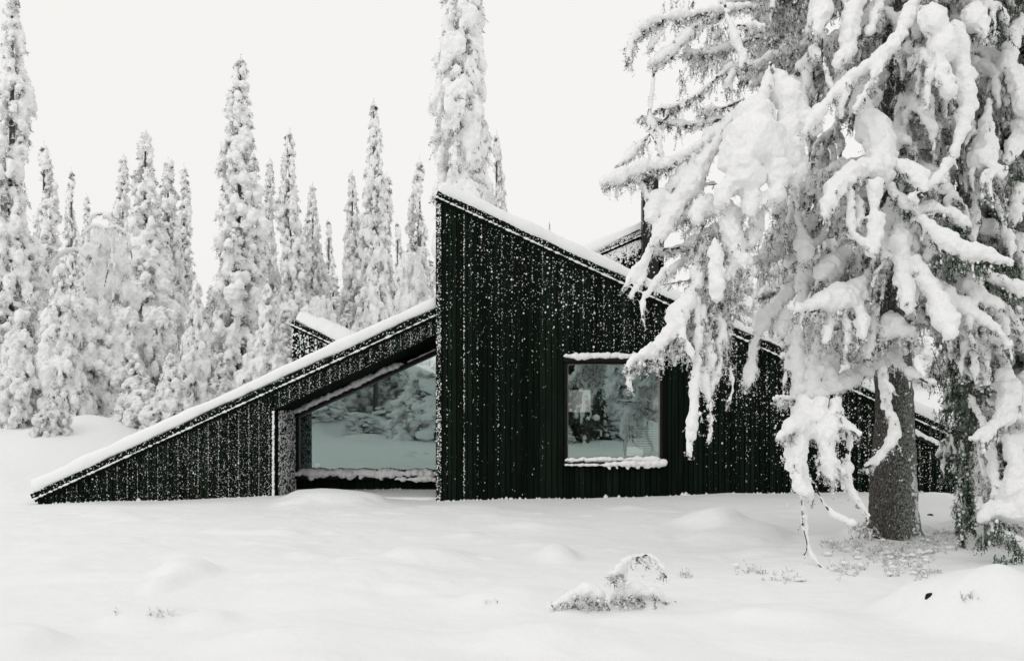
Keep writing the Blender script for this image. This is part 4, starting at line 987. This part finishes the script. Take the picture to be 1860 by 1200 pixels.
# each bough: list of (distance start, distance end, needle density, strokes)
def bough(strokes, root=None, needle=None, curtains=(), label=None, voxel=0.017):
    root = root or hero; b = Bough()
    for (Ya, Yb, nd_, pts) in strokes:
        v = [float(q) for q in pts.replace(',', ' ').split()]; b.stroke([tuple(v[i:i + 3]) for i in range(0, len(v), 3)], Ya, Yb, nd=nd_)
    for c in curtains: b.curtain(*c)
    o = b.build("bough", root, needle, voxel=voxel); local(o, root)
    if label: o['label'] = label
    return o
bough([(12.2, 11.4, 1.2, "1380 10 8  1335 12 9  1290 18 9  1250 26 10  1210 30 11  1180 42 12  1160 54 10  1148 74 8  1143 95 5  1142 115 3"),
       (12.1, 11.6, 1.2, "1320 20 6  1270 42 8  1240 70 10  1210 98 12  1184 114 8"), (11.8, 11.7, 0.6, "1206 56 5  1188 72 5  1178 90 3")],
      curtains=[(1220, 44, 1330, 60, 12.0, 60, (0.05, 0.14), 0.3), (1240, 80, 1330, 110, 12.1, 70, (0.06, 0.2), 0.4), (1205, 0, 1260, 12, 12.3, 40, (0.05, 0.12), 0.3)])
bough([(12.4, 12.0, 1.4, "1400 60 6  1335 78 6  1310 88 6  1275 95 6  1243 93 5"), (11.7, 11.5, 0.5, "1312 -10 5  1325 40 6  1338 75 7  1350 102 7  1346 120 5"), (11.9, 11.7, .5, "1340 44 4  1365 44 6 1388 45 4")],
      curtains=[(1255, 100, 1345, 110, 12.2, 110, (0.1, 0.30), 0.4), (1280, 40, 1420, 90, 12.5, 260, (0.1, 0.35), 0.5), (1370, 5, 1470, 30, 12.6, 260, (0.15, 0.4), 0.5), (1232, 125, 1250, 150, 12.2, 16, (0.12, .3), 0.2)])
bough([(12.3, 11.6, 0.8, "1450 85 7  1400 100 7  1360 118 6  1330 120 7  1308 135 6  1280 160 5  1250 180 5  1220 192 5  1192 198 3"), (11.9, 11.9, 0.6, "1330 130 6 1325 145 8 1318 160 5"),
       (12.4, 12.3, 1.0, "1500 60 9  1440 90 8  1400 110 8  1360 125 5"), (12.5, 12.4, .8, "1480 95 7 1440 130 7 1400 165 5")],
      curtains=[(1400, 100, 1480, 125, 12.4, 90, (0.08, 0.2), 0.4), (1315, 150, 1345, 165, 12.1, 25, (0.08, 0.2), 0.2), (1262, 170, 1272, 180, 12, 12, (0.15, .4), 0.1)])
bough([(11.9, 11.6, 1.0, "1310 212 7  1270 222 6  1235 223 7  1205 220 5  1180 214 4  1165 209 2"), (12.0, 11.8, .8, "1350 180 5 1320 192 5 1290 196 9 1275 196 3")], curtains=[(1225, 225, 1235, 228, 11.8, 5, (0.1, .3), 0.1)])
bough([(11.6, 11.5, 0.2, "1190 120 3  1184 165 4  1180 210 4  1183 240 6  1195 262 8  1204 285 5"), (11.6, 11.5, 0.2, "1188 225 2 1198 240 3 1204 252 3")])
bough([(11.8, 11.4, 0.6, "1250 180 1.5  1215 210 2  1180 244 4  1160 262 8  1140 282 8  1123 300 4")], curtains=[(1160, 262, 1175, 275, 11.6, 8, (0.08, .2), .1)])
bough([(11.9, 11.1, 1.5, "1345 195 9  1320 222 10  1285 252 12  1245 280 13  1200 298 14  1160 306 15  1125 318 14  1097 330 8"),
       (11.2, 11.2, 0.5, "1121 338 2 1121 352 3"), (11.2, 11.2, 0.5, "1150 328 3 1145 348 2"), (11.4, 11.3, .5, "1160 325 4 1170 345 4 1178 362 3")], label="long level bough with dark twigs under its snow", curtains=[(1168, 320, 1182, 345, 11.4, 16, (.1, .25), .1)])
bough([(11.8, 11.2, 0.5, "1310 225 10  1280 265 13  1245 308 14  1210 345 15  1190 375 17  1180 395 10"), (11.7, 11.1, 0.9, "1330 215 11  1298 262 14  1270 310 17  1245 350 20  1220 385 20  1200 415 17  1192 440 8"),
       (11.1, 11.0, 0.3, "1190 430 7  1172 470 8  1150 500 9  1132 524 4"), (11.1, 11.0, 0.2, "1185 440 4  1175 490 5  1160 515 5  1145 535 3"), (11.1, 10.9, 0.2, "1205 492 8  1188 515 6  1172 540 5  1166 560 6  1169 582 4")], label="steep heavy bough ending in white fingers over the roof edge")
bough([(11.8, 11.3, 1.2, "1345 385 14  1320 405 14  1290 420 13  1260 438 11  1225 448 6  1192 452 4"), (11.6, 11.2, 0.6, "1290 440 6  1250 465 6  1225 485 6  1205 505 3"), (11.8, 11.6, .6, "1290 365 10 1262 385 12 1238 398 8 1222 404 3")],
      curtains=[(1240, 395, 1265, 410, 11.6, 30, (.08, .2), .2)])
bough([(11.8, 11.6, 0.3, "1330 490 2.5 1290 500 2.2 1250 508 2 1195 518 1.6"), (11.9, 11.8, .3, "1300 333 3 1278 336 3 1262 350 2.5 1252 372 2")])
bough([(11.5, 11.1, 0.2, "1400 115 6  1392 150 12  1380 200 32  1368 240 46  1360 290 52  1350 330 42"), (11.6, 11.2, 0.2, "1405 120 8  1425 165 26  1440 195 30  1435 240 34  1410 290 36"),
       (11.4, 11.2, 0.3, "1460 190 14 1472 215 16 1480 235 12"), (11.1, 11.0, 0.5, "1330 330 20  1315 350 18  1310 372 16"), (11.1, 11.0, 0.5, "1362 335 20  1368 365 22  1362 388 16"),
       (11.1, 11.0, 0.5, "1415 300 22  1412 345 24  1398 365 16"), (11.3, 11.2, .8, "1440 250 14 1446 300 16 1440 330 10")], voxel=0.017, label="great rounded snow pillow on the camera side of the crown",
      curtains=[(1345, 310, 1375, 330, 11.1, 26, (0.04, 0.12), 0.2), (1420, 240, 1440, 330, 11.5, 120, (0.1, 0.3), 0.3), (1385, 400, 1460, 425, 11.9, 110, (0.1, 0.28), 0.4)])
bough([(11.3, 11.0, 0.9, "1320 370 18  1318 395 24  1328 425 26  1342 455 22  1350 480 12"), (11.4, 11.2, 0.8, "1290 372 18  1272 385 20  1262 402 14"), (11.0, 10.9, 0.2, "1300 430 7  1301 470 13  1303 510 17  1303 540 13"),
       (11.2, 11.0, 1.2, "1340 440 12  1330 480 12  1322 510 8"), (11.3, 11.1, 1.2, "1280 420 10  1275 470 10  1268 520 10"), (11.3, 11.2, 1.0, "1370 390 14 1375 410 18 1365 432 16 1352 450 8")],
      curtains=[(1255, 425, 1350, 445, 11.3, 200, (0.1, 0.5), 0.4), (1262, 470, 1345, 540, 11.4, 220, (0.15, 0.4), 0.3)])
bough([(11.2, 10.7, 1.4, "1272 460 10  1262 510 12  1252 545 16  1238 565 18  1225 590 16  1208 615 15  1190 633 15  1168 645 15  1148 655 11  1141 662 7"), (10.7, 10.7, 0.6, "1142 665 6  1142 685 5  1146 708 3"),
       (11.1, 11.0, 0.3, "1222 610 4  1224 640 3  1226 662 3"), (10.9, 10.8, 0.3, "1240 585 7  1244 618 7  1258 648 7")], label="bough reaching down over the corner of the square window",
      curtains=[(1160, 645, 1205, 662, 10.75, 90, (0.03, 0.11), 0.2), (1205, 610, 1245, 640, 10.9, 90, (0.04, 0.14), 0.2)])
bough([(11.1, 10.8, 0.8, "1262 540 7  1268 590 8  1266 640 12  1264 680 10  1262 712 8"), (10.8, 10.7, 0.2, "1262 700 8  1260 740 11  1257 775 12  1253 808 9  1253 820 4"), (11.1, 11.0, 0.8, "1276 560 6  1286 610 8  1290 650 9  1286 680 5"),
       (11.1, 11.0, 1.2, "1312 640 5  1302 685 7  1288 712 8"), (11.0, 10.9, .3, "1272 670 9 1282 705 9 1288 722 6"), (10.9, 10.8, 0.4, "1288 720 5  1293 760 5  1289 796 3"), (11.2, 11.1, 0.2, "1319 600 2  1324 650 3  1331 705 3.5  1319 740 2"), (11.2, 11.1, 1.2, "1300 560 8 1310 600 9 1306 640 6")],
      curtains=[(1250, 560, 1320, 620, 11.2, 260, (0.1, 0.4), 0.3), (1290, 500, 1325, 600, 11.3, 220, (0.15, 0.4), 0.3)], label="white column of snow hanging free in front of the dark wall")
bough([(12.2, 11.4, 0.8, "1480 460 8  1440 520 11  1412 550 15  1388 578 16  1376 605 10  1368 640 10  1362 670 12  1357 698 8"),
       (12.3, 12.0, .5, "1530 380 9 1500 420 8 1470 455 9 1430 480 7")], label="bough ending in a blunt white club over the dark wall")
bough([(12.0, 11.6, 0.5, "1446 250 8  1446 320 6  1448 370 7  1455 420 11  1462 452 18  1462 470 12"), (12.3, 12.1, 0.6, "1530 290 7  1490 315 8  1445 350 9  1405 385 9"), (12.4, 12.2, .6, "1460 430 6 1420 455 9 1370 470 7")],
      curtains=[(1375, 470, 1430, 500, 12.2, 90, (0.06, .2), .3), (1410, 390, 1440, 400, 12.2, 60, (.1, .3), .3)])
bough([(12.0, 11.6, 0.5, "1470 440 12  1462 500 14  1455 550 15  1450 600 14  1448 650 15  1450 700 13  1448 725 10"), (11.9, 11.6, 0.5, "1500 560 12  1482 600 12  1478 650 16  1482 690 20  1480 722 12"), (11.8, 11.7, 0.2, "1490 640 18  1503 670 24  1512 690 16"),
       (11.9, 11.7, 0.6, "1428 570 12  1420 590 12  1418 610 6"), (11.8, 11.6, .3, "1430 640 3 1426 680 4 1424 712 3")], label="pair of thick white columns above the long level bough",
      curtains=[(1455, 590, 1475, 700, 11.8, 90, (0.1, 0.3), 0.2)])
bough([(11.6, 11.0, 0.9, "1600 500 12  1572 515 20  1540 535 24  1505 548 24  1470 555 16  1448 560 8"), (11.4, 11.1, 0.9, "1510 560 16 1505 590 14 1500 620 8"), (11.3, 11.1, 0.7, "1562 550 10  1564 590 13  1565 612 9"), (11.5, 11.3, .9, "1590 560 10 1580 620 10 1575 650 8"), (11.3, 11.2, .6, "1535 570 8 1540 610 6 1535 640 4")],
      curtains=[(1480, 570, 1600, 600, 11.5, 240, (0.1, 0.35), 0.3)], voxel=0.017, label="broad white shelf of snow left of the trunk")
bough([(11.6, 10.9, 0.6, "1668 -15 11  1650 30 13  1628 75 14  1595 105 15  1555 135 15  1515 168 14  1482 208 12  1460 240 9"), (11.2, 11.0, 0.4, "1606 100 9  1592 130 9  1572 165 7  1552 198 4"), (11.1, 11.1, .8, "1540 150 8 1530 180 10 1525 205 8")],
      label="long straight bough slanting down to the left from the top edge")
bough([(11.6, 11.2, 0.5, "1568 175 5  1578 205 16  1590 240 26  1602 285 28  1600 320 20"), (11.2, 10.8, 0.4, "1612 300 18  1580 305 26  1545 315 28  1520 340 26  1505 370 18  1498 392 8"), (11.0, 10.9, 0.3, "1590 330 16  1588 375 13  1590 420 15  1584 455 14"),
       (11.0, 10.9, 0.4, "1545 350 12  1546 390 9  1550 425 9  1575 442 9"), (11.1, 11.0, .8, "1560 360 10 1562 390 12 1560 410 8"), (11.1, 11.0, .4, "1536 425 7 1555 432 8 1580 436 7")], voxel=0.017, label="cone and pillow of snow in the middle of the crown",
      curtains=[(1530, 390, 1560, 420, 11.2, 60, (.06, .2), .2), (1480, 300, 1530, 330, 11.6, 100, (.1, .3), .3)])
bough([(11.3, 10.8, 0.6, "1598 318 10  1628 352 12  1658 380 13  1700 425 15  1740 448 17  1790 464 17  1838 478 10"), (11.2, 11.2, 0.6, "1640 360 14  1660 378 16  1700 380 18  1740 395 20  1755 410 12"), (11.2, 11.0, .8, "1640 300 20 1665 320 20 1680 345 14")],
      curtains=[(1690, 455, 1800, 475, 11.3, 160, (0.06, 0.25), 0.3)], label="bough slanting down to the right past the trunk", needle=M_needle_green)
bough([(11.5, 11.0, 0.5, "1735 60 20  1742 110 26  1752 160 22  1756 200 16  1744 240 13  1728 285 12  1706 322 11  1680 340 10  1656 358 8"), (11.4, 11.2, .8, "1700 30 28  1715 75 24  1712 120 20  1722 165 16"), (11.7, 11.5, .8, "1765 20 22 1785 50 18 1790 65 8"), (11.6, 11.5, 1.2, "1690 130 14 1680 160 14 1684 200 12 1690 230 8")],
      label="swinging bough from the top curling back towards the trunk", needle=M_needle, curtains=[(1660, 130, 1720, 200, 11.8, 160, (.08, .25), .3)])
bough([(11.4, 11.0, 0.3, "1650 382 12  1640 420 17  1638 470 20  1642 520 20  1652 558 12"), (11.2, 10.8, 0.4, "1668 470 10  1684 515 18  1705 555 24  1722 590 20  1728 612 8"), (11.4, 11.0, 0.5, "1700 520 12  1740 550 16  1775 572 12  1810 598 10  1836 626 7"),
       (11.5, 11.3, 1.0, "1672 420 10 1690 450 14 1686 470 10")], label="fan of blunt white boughs hanging in front of the upper trunk",
      curtains=[(1660, 480, 1690, 560, 11.4, 70, (0.06, 0.2), 0.2)])
bough([(11.8, 11.5, .3, "1490 -15 22  1492 15 22  1488 40 20  1484 58 8"), (11.6, 11.4, .1, "1495 40 4  1494 100 3.5  1503 140 5  1514 162 6"), (11.8, 11.4, .6, "1560 -10 18  1550 25 22  1546 60 24  1538 95 20  1520 118 10"), (11.9, 11.6, .8, "1600 -10 12 1590 30 10 1580 60 8"),
       (11.8, 11.6, .8, "1480 80 8 1478 95 11 1490 104 8"), (12.1, 11.9, 1, "1520 110 10 1530 140 12 1520 165 8")], curtains=[(1470, 60, 1560, 90, 12, 130, (.1, .3), .3), (1400, 60, 1470, 80, 12.3, 160, (.1, .35), .3), (1560, 60, 1600, 110, 12.2, 120, (.15, .4), .3)])
bough([(13.4, 13.1, 1.0, "1640 225 12 1655 245 26  1655 280 32  1650 310 26"), (12.9, 12.8, 1.5, "1620 150 10 1640 170 14 1650 200 16 1640 225 10"), (12.9, 12.8, 1.5, "1690 190 12 1680 215 16 1670 240 10")], curtains=[(1610, 100, 1700, 200, 13.2, 200, (.1, .35), .4)])
bough([(12.6, 10.9, 0.5, "1640 618 10 1620 645 16  1585 662 16  1545 684 15  1505 708 14  1465 722 9  1430 723 6  1412 720 4"), (11.9, 11.3, 0.2, "1612 640 8  1640 664 10  1668 682 9  1697 694 5"), (11.6, 11.4, 1.2, "1590 600 22 1620 590 26 1650 600 18 1665 620 12"),
       (11.6, 11.3, 0.4, "1604 670 9  1610 715 10  1620 755 10  1628 782 11  1612 808 9  1592 832 8  1570 847 5"), (11.4, 11.4, .2, "1605 690 6 1618 700 5 1624 708 4")], label="long low bough crossing in front of the trunk")
bough([(11.1, 10.6, 0.4, "1462 725 18  1458 765 26  1452 800 24  1450 835 22  1456 868 20  1468 900 12"), (10.9, 10.7, 0.8, "1455 760 16  1432 778 16  1418 792 8"), (11.0, 10.7, 0.9, "1485 735 16 1492 780 18  1500 820 18  1508 850 18  1512 872 8"), (11.1, 10.8, .9, "1520 735 16 1516 765 18 1508 790 14"),
       (11.0, 10.8, 0.3, "1515 730 10  1522 760 12  1542 775 11  1562 786 7"), (11.0, 10.8, 0.2, "1548 775 6 1546 795 9  1538 835 11  1536 868 11  1545 890 8  1560 912 7  1577 938 5"), (10.6, 10.5, 0.3, "1445 840 12 1450 875 12 1465 893 10"), (10.9, 10.8, .9, "1500 850 10 1515 862 9 1530 855 7")],
      curtains=[(1475, 740, 1530, 790, 11.0, 140, (0.05, 0.2), 0.3), (1480, 810, 1520, 850, 10.9, 90, (.05, .15), .3)], label="lowest hanging cluster of snow, almost touching the ground")
bough([(10.7, 10.4, 0.0, "1462 885 5  1461 930 5  1465 975 5  1475 1008 5  1500 1034 5  1530 1058 3"), (10.7, 10.5, 0.0, "1482 885 6  1496 912 6  1514 932 7  1535 944 7  1552 950 5"), (10.6, 10.5, 0.08, "1456 890 2 1458 950 2  1466 990 2 1460 1010 1.2")])
# boughs of the tree at the right edge
bough([(12.3, 12.0, .8, "1855 30 12  1845 60 14  1832 100 14  1828 130 16"), (12.1, 11.8, .6, "1830 120 20  1845 150 28  1862 190 26"), (12.0, 11.6, .3, "1797 180 5  1793 215 12  1788 255 22  1785 290 24"), (12.1, 11.8, .9, "1860 210 22  1850 250 24  1835 285 16"),
       (11.9, 11.6, .9, "1785 290 18  1782 330 14  1772 375 13  1768 420 10 1765 440 6"), (11.9, 11.7, .5, "1800 320 6  1808 360 7  1820 400 8  1834 438 8  1836 460 6"), (12.0, 11.8, .8, "1850 340 14  1845 380 18  1840 410 10")], root=right, needle=M_needle_green, label="tiers of snow along the top right edge",
      curtains=[(1800, 0, 1860, 40, 12.4, 160, (.15, .4), .4), (1740, 290, 1860, 330, 12.3, 200, (.1, .4), .5)])
bough([(11.6, 11.2, .6, "1770 485 10  1800 500 14  1835 518 16  1880 540 14"), (11.6, 11.4, .6, "1815 545 8  1835 575 14  1858 605 14  1880 630 10"), (11.8, 11.8, .9, "1850 560 10 1860 600 8")], root=right, needle=M_needle_green, curtains=[(1740, 470, 1850, 520, 12.0, 160, (.15, .5), .4)])
bough([(12.1, 11.9, .3, "1722 618 6  1738 645 6  1752 672 6  1775 688 7  1782 705 6"), (12.0, 11.9, .3, "1740 612 4  1762 630 5  1780 655 6  1783 680 6  1772 700 6"), (12.0, 11.8, .3, "1795 610 3  1797 660 4  1800 710 4"), (12.0, 11.8, .3, "1806 612 3  1810 665 4  1812 710 4"), (12.0, 11.8, .3, "1786 605 3 1788 660 4 1790 720 5 1810 735 8"),
       (11.9, 11.5, .4, "1812 620 10  1824 670 18  1832 715 22  1830 755 20"), (11.6, 11.3, .3, "1840 745 14  1815 765 14  1788 785 12  1762 797 6"), (11.9, 11.6, .5, "1760 705 4 1770 740 5 1790 775 6")], root=right, needle=M_needle_green,
      label="looped bare twigs and a white sleeve of snow at the right edge")
bough([(11.9, 11.4, .5, "1830 750 20  1838 800 26  1842 850 28  1850 900 34"), (11.8, 11.5, .5, "1800 790 7 1803 830 9  1806 865 10 1806 900 6"), (11.9, 11.7, .5, "1862 700 24 1868 760 28"), (11.9, 11.8, .8, "1775 800 5 1782 840 6 1796 870 5")], root=right, needle=M_needle, curtains=[(1768, 780, 1800, 860, 12, 140, (.1, .35), .3)])
bough([(12.4, 12.2, 2.2, "1748 800 3  1744 850 4  1742 900 4  1745 950 3  1748 985 2"), (12.5, 12.3, 2.2, "1762 820 3  1760 870 3  1764 920 3  1768 960 2"), (12.6, 12.4, .6, "1715 800 2 1716 820 3 1712 850 3 1714 868 3"), (12.6, 12.4, .6, "1722 770 2 1728 800 2 1740 830 2")], root=right, needle=M_needle_green,
      curtains=[(1732, 640, 1782, 800, 12.7, 420, (.12, .4), .4), (1736, 800, 1772, 950, 12.4, 260, (.1, .3), .3), (1690, 620, 1740, 700, 12.9, 70, (.1, .3), .3), (1690, 740, 1730, 780, 12.8, 50, (.08, .2), .2)], label="frosted curtain of twigs hanging between the trunk and the right edge")

# ------------------------------------------------------------------ arching birch in the left group
bi = thing("bent_birch", "thin birch stems bowed into arches by snow in front of the left spruces", "birch", (fx(215, 32.5), 32.5, 0.0))
b = Bough()
for pts in ("100 700 2  92 560 3  94 490 4  110 462 5  140 452 5  155 466 3", "205 560 3  206 460 3  190 418 4  170 410 4 150 425 3", "240 470 2  232 430 3  214 412 4  190 414 3", "160 440 3  164 400 3  176 388 4  196 388 4  204 400 2", "190 520 2 205 440 3 200 400 3 188 392 3"):
    v = [float(q) for q in pts.split()]; b.stroke([tuple(v[i:i + 3]) for i in range(0, len(v), 3)], 32.5, 32.2, nd=0.12)
o = b.build("stems", bi, M_needle_far, voxel=0.035, noise=((0.2, 0.02),)); local(o, bi)

# ------------------------------------------------------------------ low plants in the foreground
def gp(px, py):
    """ground point seen at a picture position (flat ground estimate, then lifted)"""
    Ys_ = np.arange(5.5, 30, 0.02); zr = CZ + (HY - py) / F * Ys_; hit = np.nonzero(ground_z((px - 930) / F * Ys_, Ys_) >= zr)[0]
    Y = float(Ys_[hit[0]]) if len(hit) else 18.0
    return Vector(((px - 930) / F * Y, Y, gz((px - 930) / F * Y, Y)))
def shrub(name, label, cat, strokes, Y, nd, needle=M_needle, voxel=0.012, base=None, curtains=()):
    p = base; t = thing(name, label, cat, p); b = Bough()
    for pts in strokes:
        v = [float(q) for q in pts.split()]; b.stroke([tuple(v[i:i + 3]) for i in range(0, len(v), 3)], Y, Y, nd=nd)
    for c in curtains: b.curtain(*c)
    o = b.build("twigs", t, needle, crumbs=0.2, voxel=voxel, noise=((0.1, 0.012), (0.04, 0.007), (0.02, 0.003))); local(o, t); return t
Ys = gp(1160, 1100).y
shrub("bent_sapling", "small sapling bowed into a snow capped arch in the middle foreground", "sapling", ["1108 1046 5 1120 1038 9 1135 1022 9 1145 1012 5", "1146 1013 3  1165 1007 3.5  1180 1005 4  1194 1016 6  1204 1032 6  1211 1050 3", "1180 1014 5 1176 1024 5"], Ys, 0.35, base=gp(1165, 1092), curtains=[(1108, 1040, 1128, 1048, Ys, 40, (.015, .04), .1)])
shrub("snowy_shrub", "low shrub with dark tips under a lumpy white cap below the bent sapling", "shrub", ["1112 1088 10  1135 1076 15  1165 1074 19  1190 1078 17  1205 1088 8"], Ys + 0.1, 0.5, base=gp(1160, 1100), voxel=0.016, curtains=[(1115, 1078, 1170, 1092, Ys, 130, (.03, .07), .2), (1185, 1070, 1200, 1090, Ys, 10, (.03, .06), .1)])
Yh = gp(1060, 1105).y
shrub("snowy_shrub", "stretched low shrub with a dark ragged edge left of the bent sapling", "shrub", ["1002 1098 5  1020 1088 9  1045 1078 12  1070 1070 13  1090 1080 10  1096 1092 5", "1040 1096 6 1060 1092 8 1080 1096 6"], Yh, 0.5, base=gp(1050, 1104), voxel=0.016, curtains=[(1004, 1094, 1030, 1100, Yh, 30, (.02, .05), .1), (1030, 1082, 1095, 1094, Yh, 110, (.03, .07), .15)])
shrub("spruce_sapling", "young green spruce tips sticking out of the snow at the lower right edge", "sapling", ["1780 945 8 1800 930 18  1830 925 28  1862 930 34", "1800 965 10 1825 972 14 1850 990 12", "1815 1000 8 1835 1010 9"], 11.2, 0.4, needle=M_needle_green, base=gp(1825, 1040), voxel=0.018,
      curtains=[(1775, 968, 1795, 985, 11.1, 45, (.04, .12), .2), (1800, 940, 1825, 970, 11.1, 50, (.05, .14), .2), (1828, 965, 1845, 985, 11.0, 45, (.05, .14), .2), (1842, 985, 1858, 1005, 11.0, 30, (.05, .12), .2), (1805, 1005, 1830, 1020, 10.9, 35, (.04, .10), .2)])
# heather and grass tips round the trunk
b = Bough(); pts_, dd_, ll_ = [], [], []
for (cx_, cy_, rx_, ry_, n_) in ((1635, 1010, 60, 26, 170), (1560, 1000, 60, 30, 70), (1690, 985, 60, 24, 90), (1510, 990, 20, 10, 24), (1540, 1040, 40, 18, 30), (1660, 1040, 50, 14, 60), (1570, 960, 24, 12, 40), (1730, 970, 30, 12, 30), (1380, 1040, 50, 16, 22), (1240, 1045, 20, 6, 10), (1440, 1050, 30, 12, 14), (900, 1100, 30, 6, 3), (290, 1115, 50, 8, 6), (215, 1115, 8, 2, 3), (1750, 1090, 20, 4, 5)):
    for _ in range(int(n_ * 0.8)):
        a = rs.rand() * 6.28; q = rs.rand() ** 0.8; X_, Y_ = cx_ + rx_ * q * math.cos(a), cy_ + ry_ * q * math.sin(a)
        p = gp(X_, max(Y_, 915)); nt_ = rs.randint(2, 6)
        for j in range(nt_): pts_.append(tuple(p + Vector((rs.randn() * .015, rs.randn() * .015, -0.01)))); dd_.append((rs.randn() * .5, rs.randn() * .5, 1)); ll_.append(rs.uniform(.02, .08))
        if rs.rand() < 0.35:
            r_ = rs.uniform(.010, .03); b.c.append(np.array([[p.x + rs.randn() * .02, p.y + rs.randn() * .02, p.z + r_ * 0.6 + rs.rand() * .02]])); b.r.append(np.array([[r_ * 1.7, r_ * 1.5, r_ * 0.7]]))
V_, F_ = strands(pts_, dd_, ll_, K=5, m=1, nl=0.022, nw=0.006, sag=0.2, stem=0.005)
heather = link("heather", np_mesh("heather", V_, F_, [M_frostgrass]))
tag(heather, "frosted heather tips poking through the snow round the big trunk", "heather", kind='stuff')
V_, F_ = balls(np.concatenate(b.c), np.concatenate(b.r), ICO1); hs_ = link("heather_snow", with_mats(remesh(V_, F_, 0.014, 1, [(0.05, 0.006)]), M_ground)); hs_.parent = heather; hs_['kind'] = 'stuff'
# bare frosted twigs standing by the foot of the trunk
tw = thing("seedling", "few bare frosted twigs standing in the snow left of the trunk foot", "seedling", gp(1560, 985)); b = Bough()
for _ in range(9):
    x_ = 1545 + rs.rand() * 45; y_ = 975 + rs.rand() * 14; h_ = 14 + rs.rand() * 26; q = rs.randn() * 8
    b.stroke([(x_, y_, 1.0), (x_ + q * .5, y_ - h_ * .6, 1.6), (x_ + q, y_ - h_, 1.0)], gp(1560, 985).y, nd=0.12)
local(b.build("twigs", tw, M_frostgrass, voxel=0.008, noise=((0.05, 0.003),), crumbs=0.2), tw)
# small dark hollows under the snow mounds: their shade set in as dark lumps
def hollow_shade(px, py, w, h, label, seed):
    p = gp(px, py); V0, F0 = ICO2; r_ = np.random.RandomState(seed)
    V1 = V0 * (1 + 0.35 * vnoise(V0 + seed, 0.8))[:, None] * np.array([w, w * 0.7, h]); o = link("hollow_shade", np_mesh("hollow_shade", V1, F0, [M_hollow_shade]), None, (p.x, p.y + w * 0.45, p.z - h * 0.25)); tag(o, label, "hollow_shade"); return o
hollow_shade(1690, 1082, 0.035, 0.03, "small dark lump standing for a shaded hollow in the big mound at the lower right", 1)
hollow_shade(1690, 936, 0.055, 0.035, "dark lump standing for a shaded hollow between the trunk and the hanging twig curtain", 2)
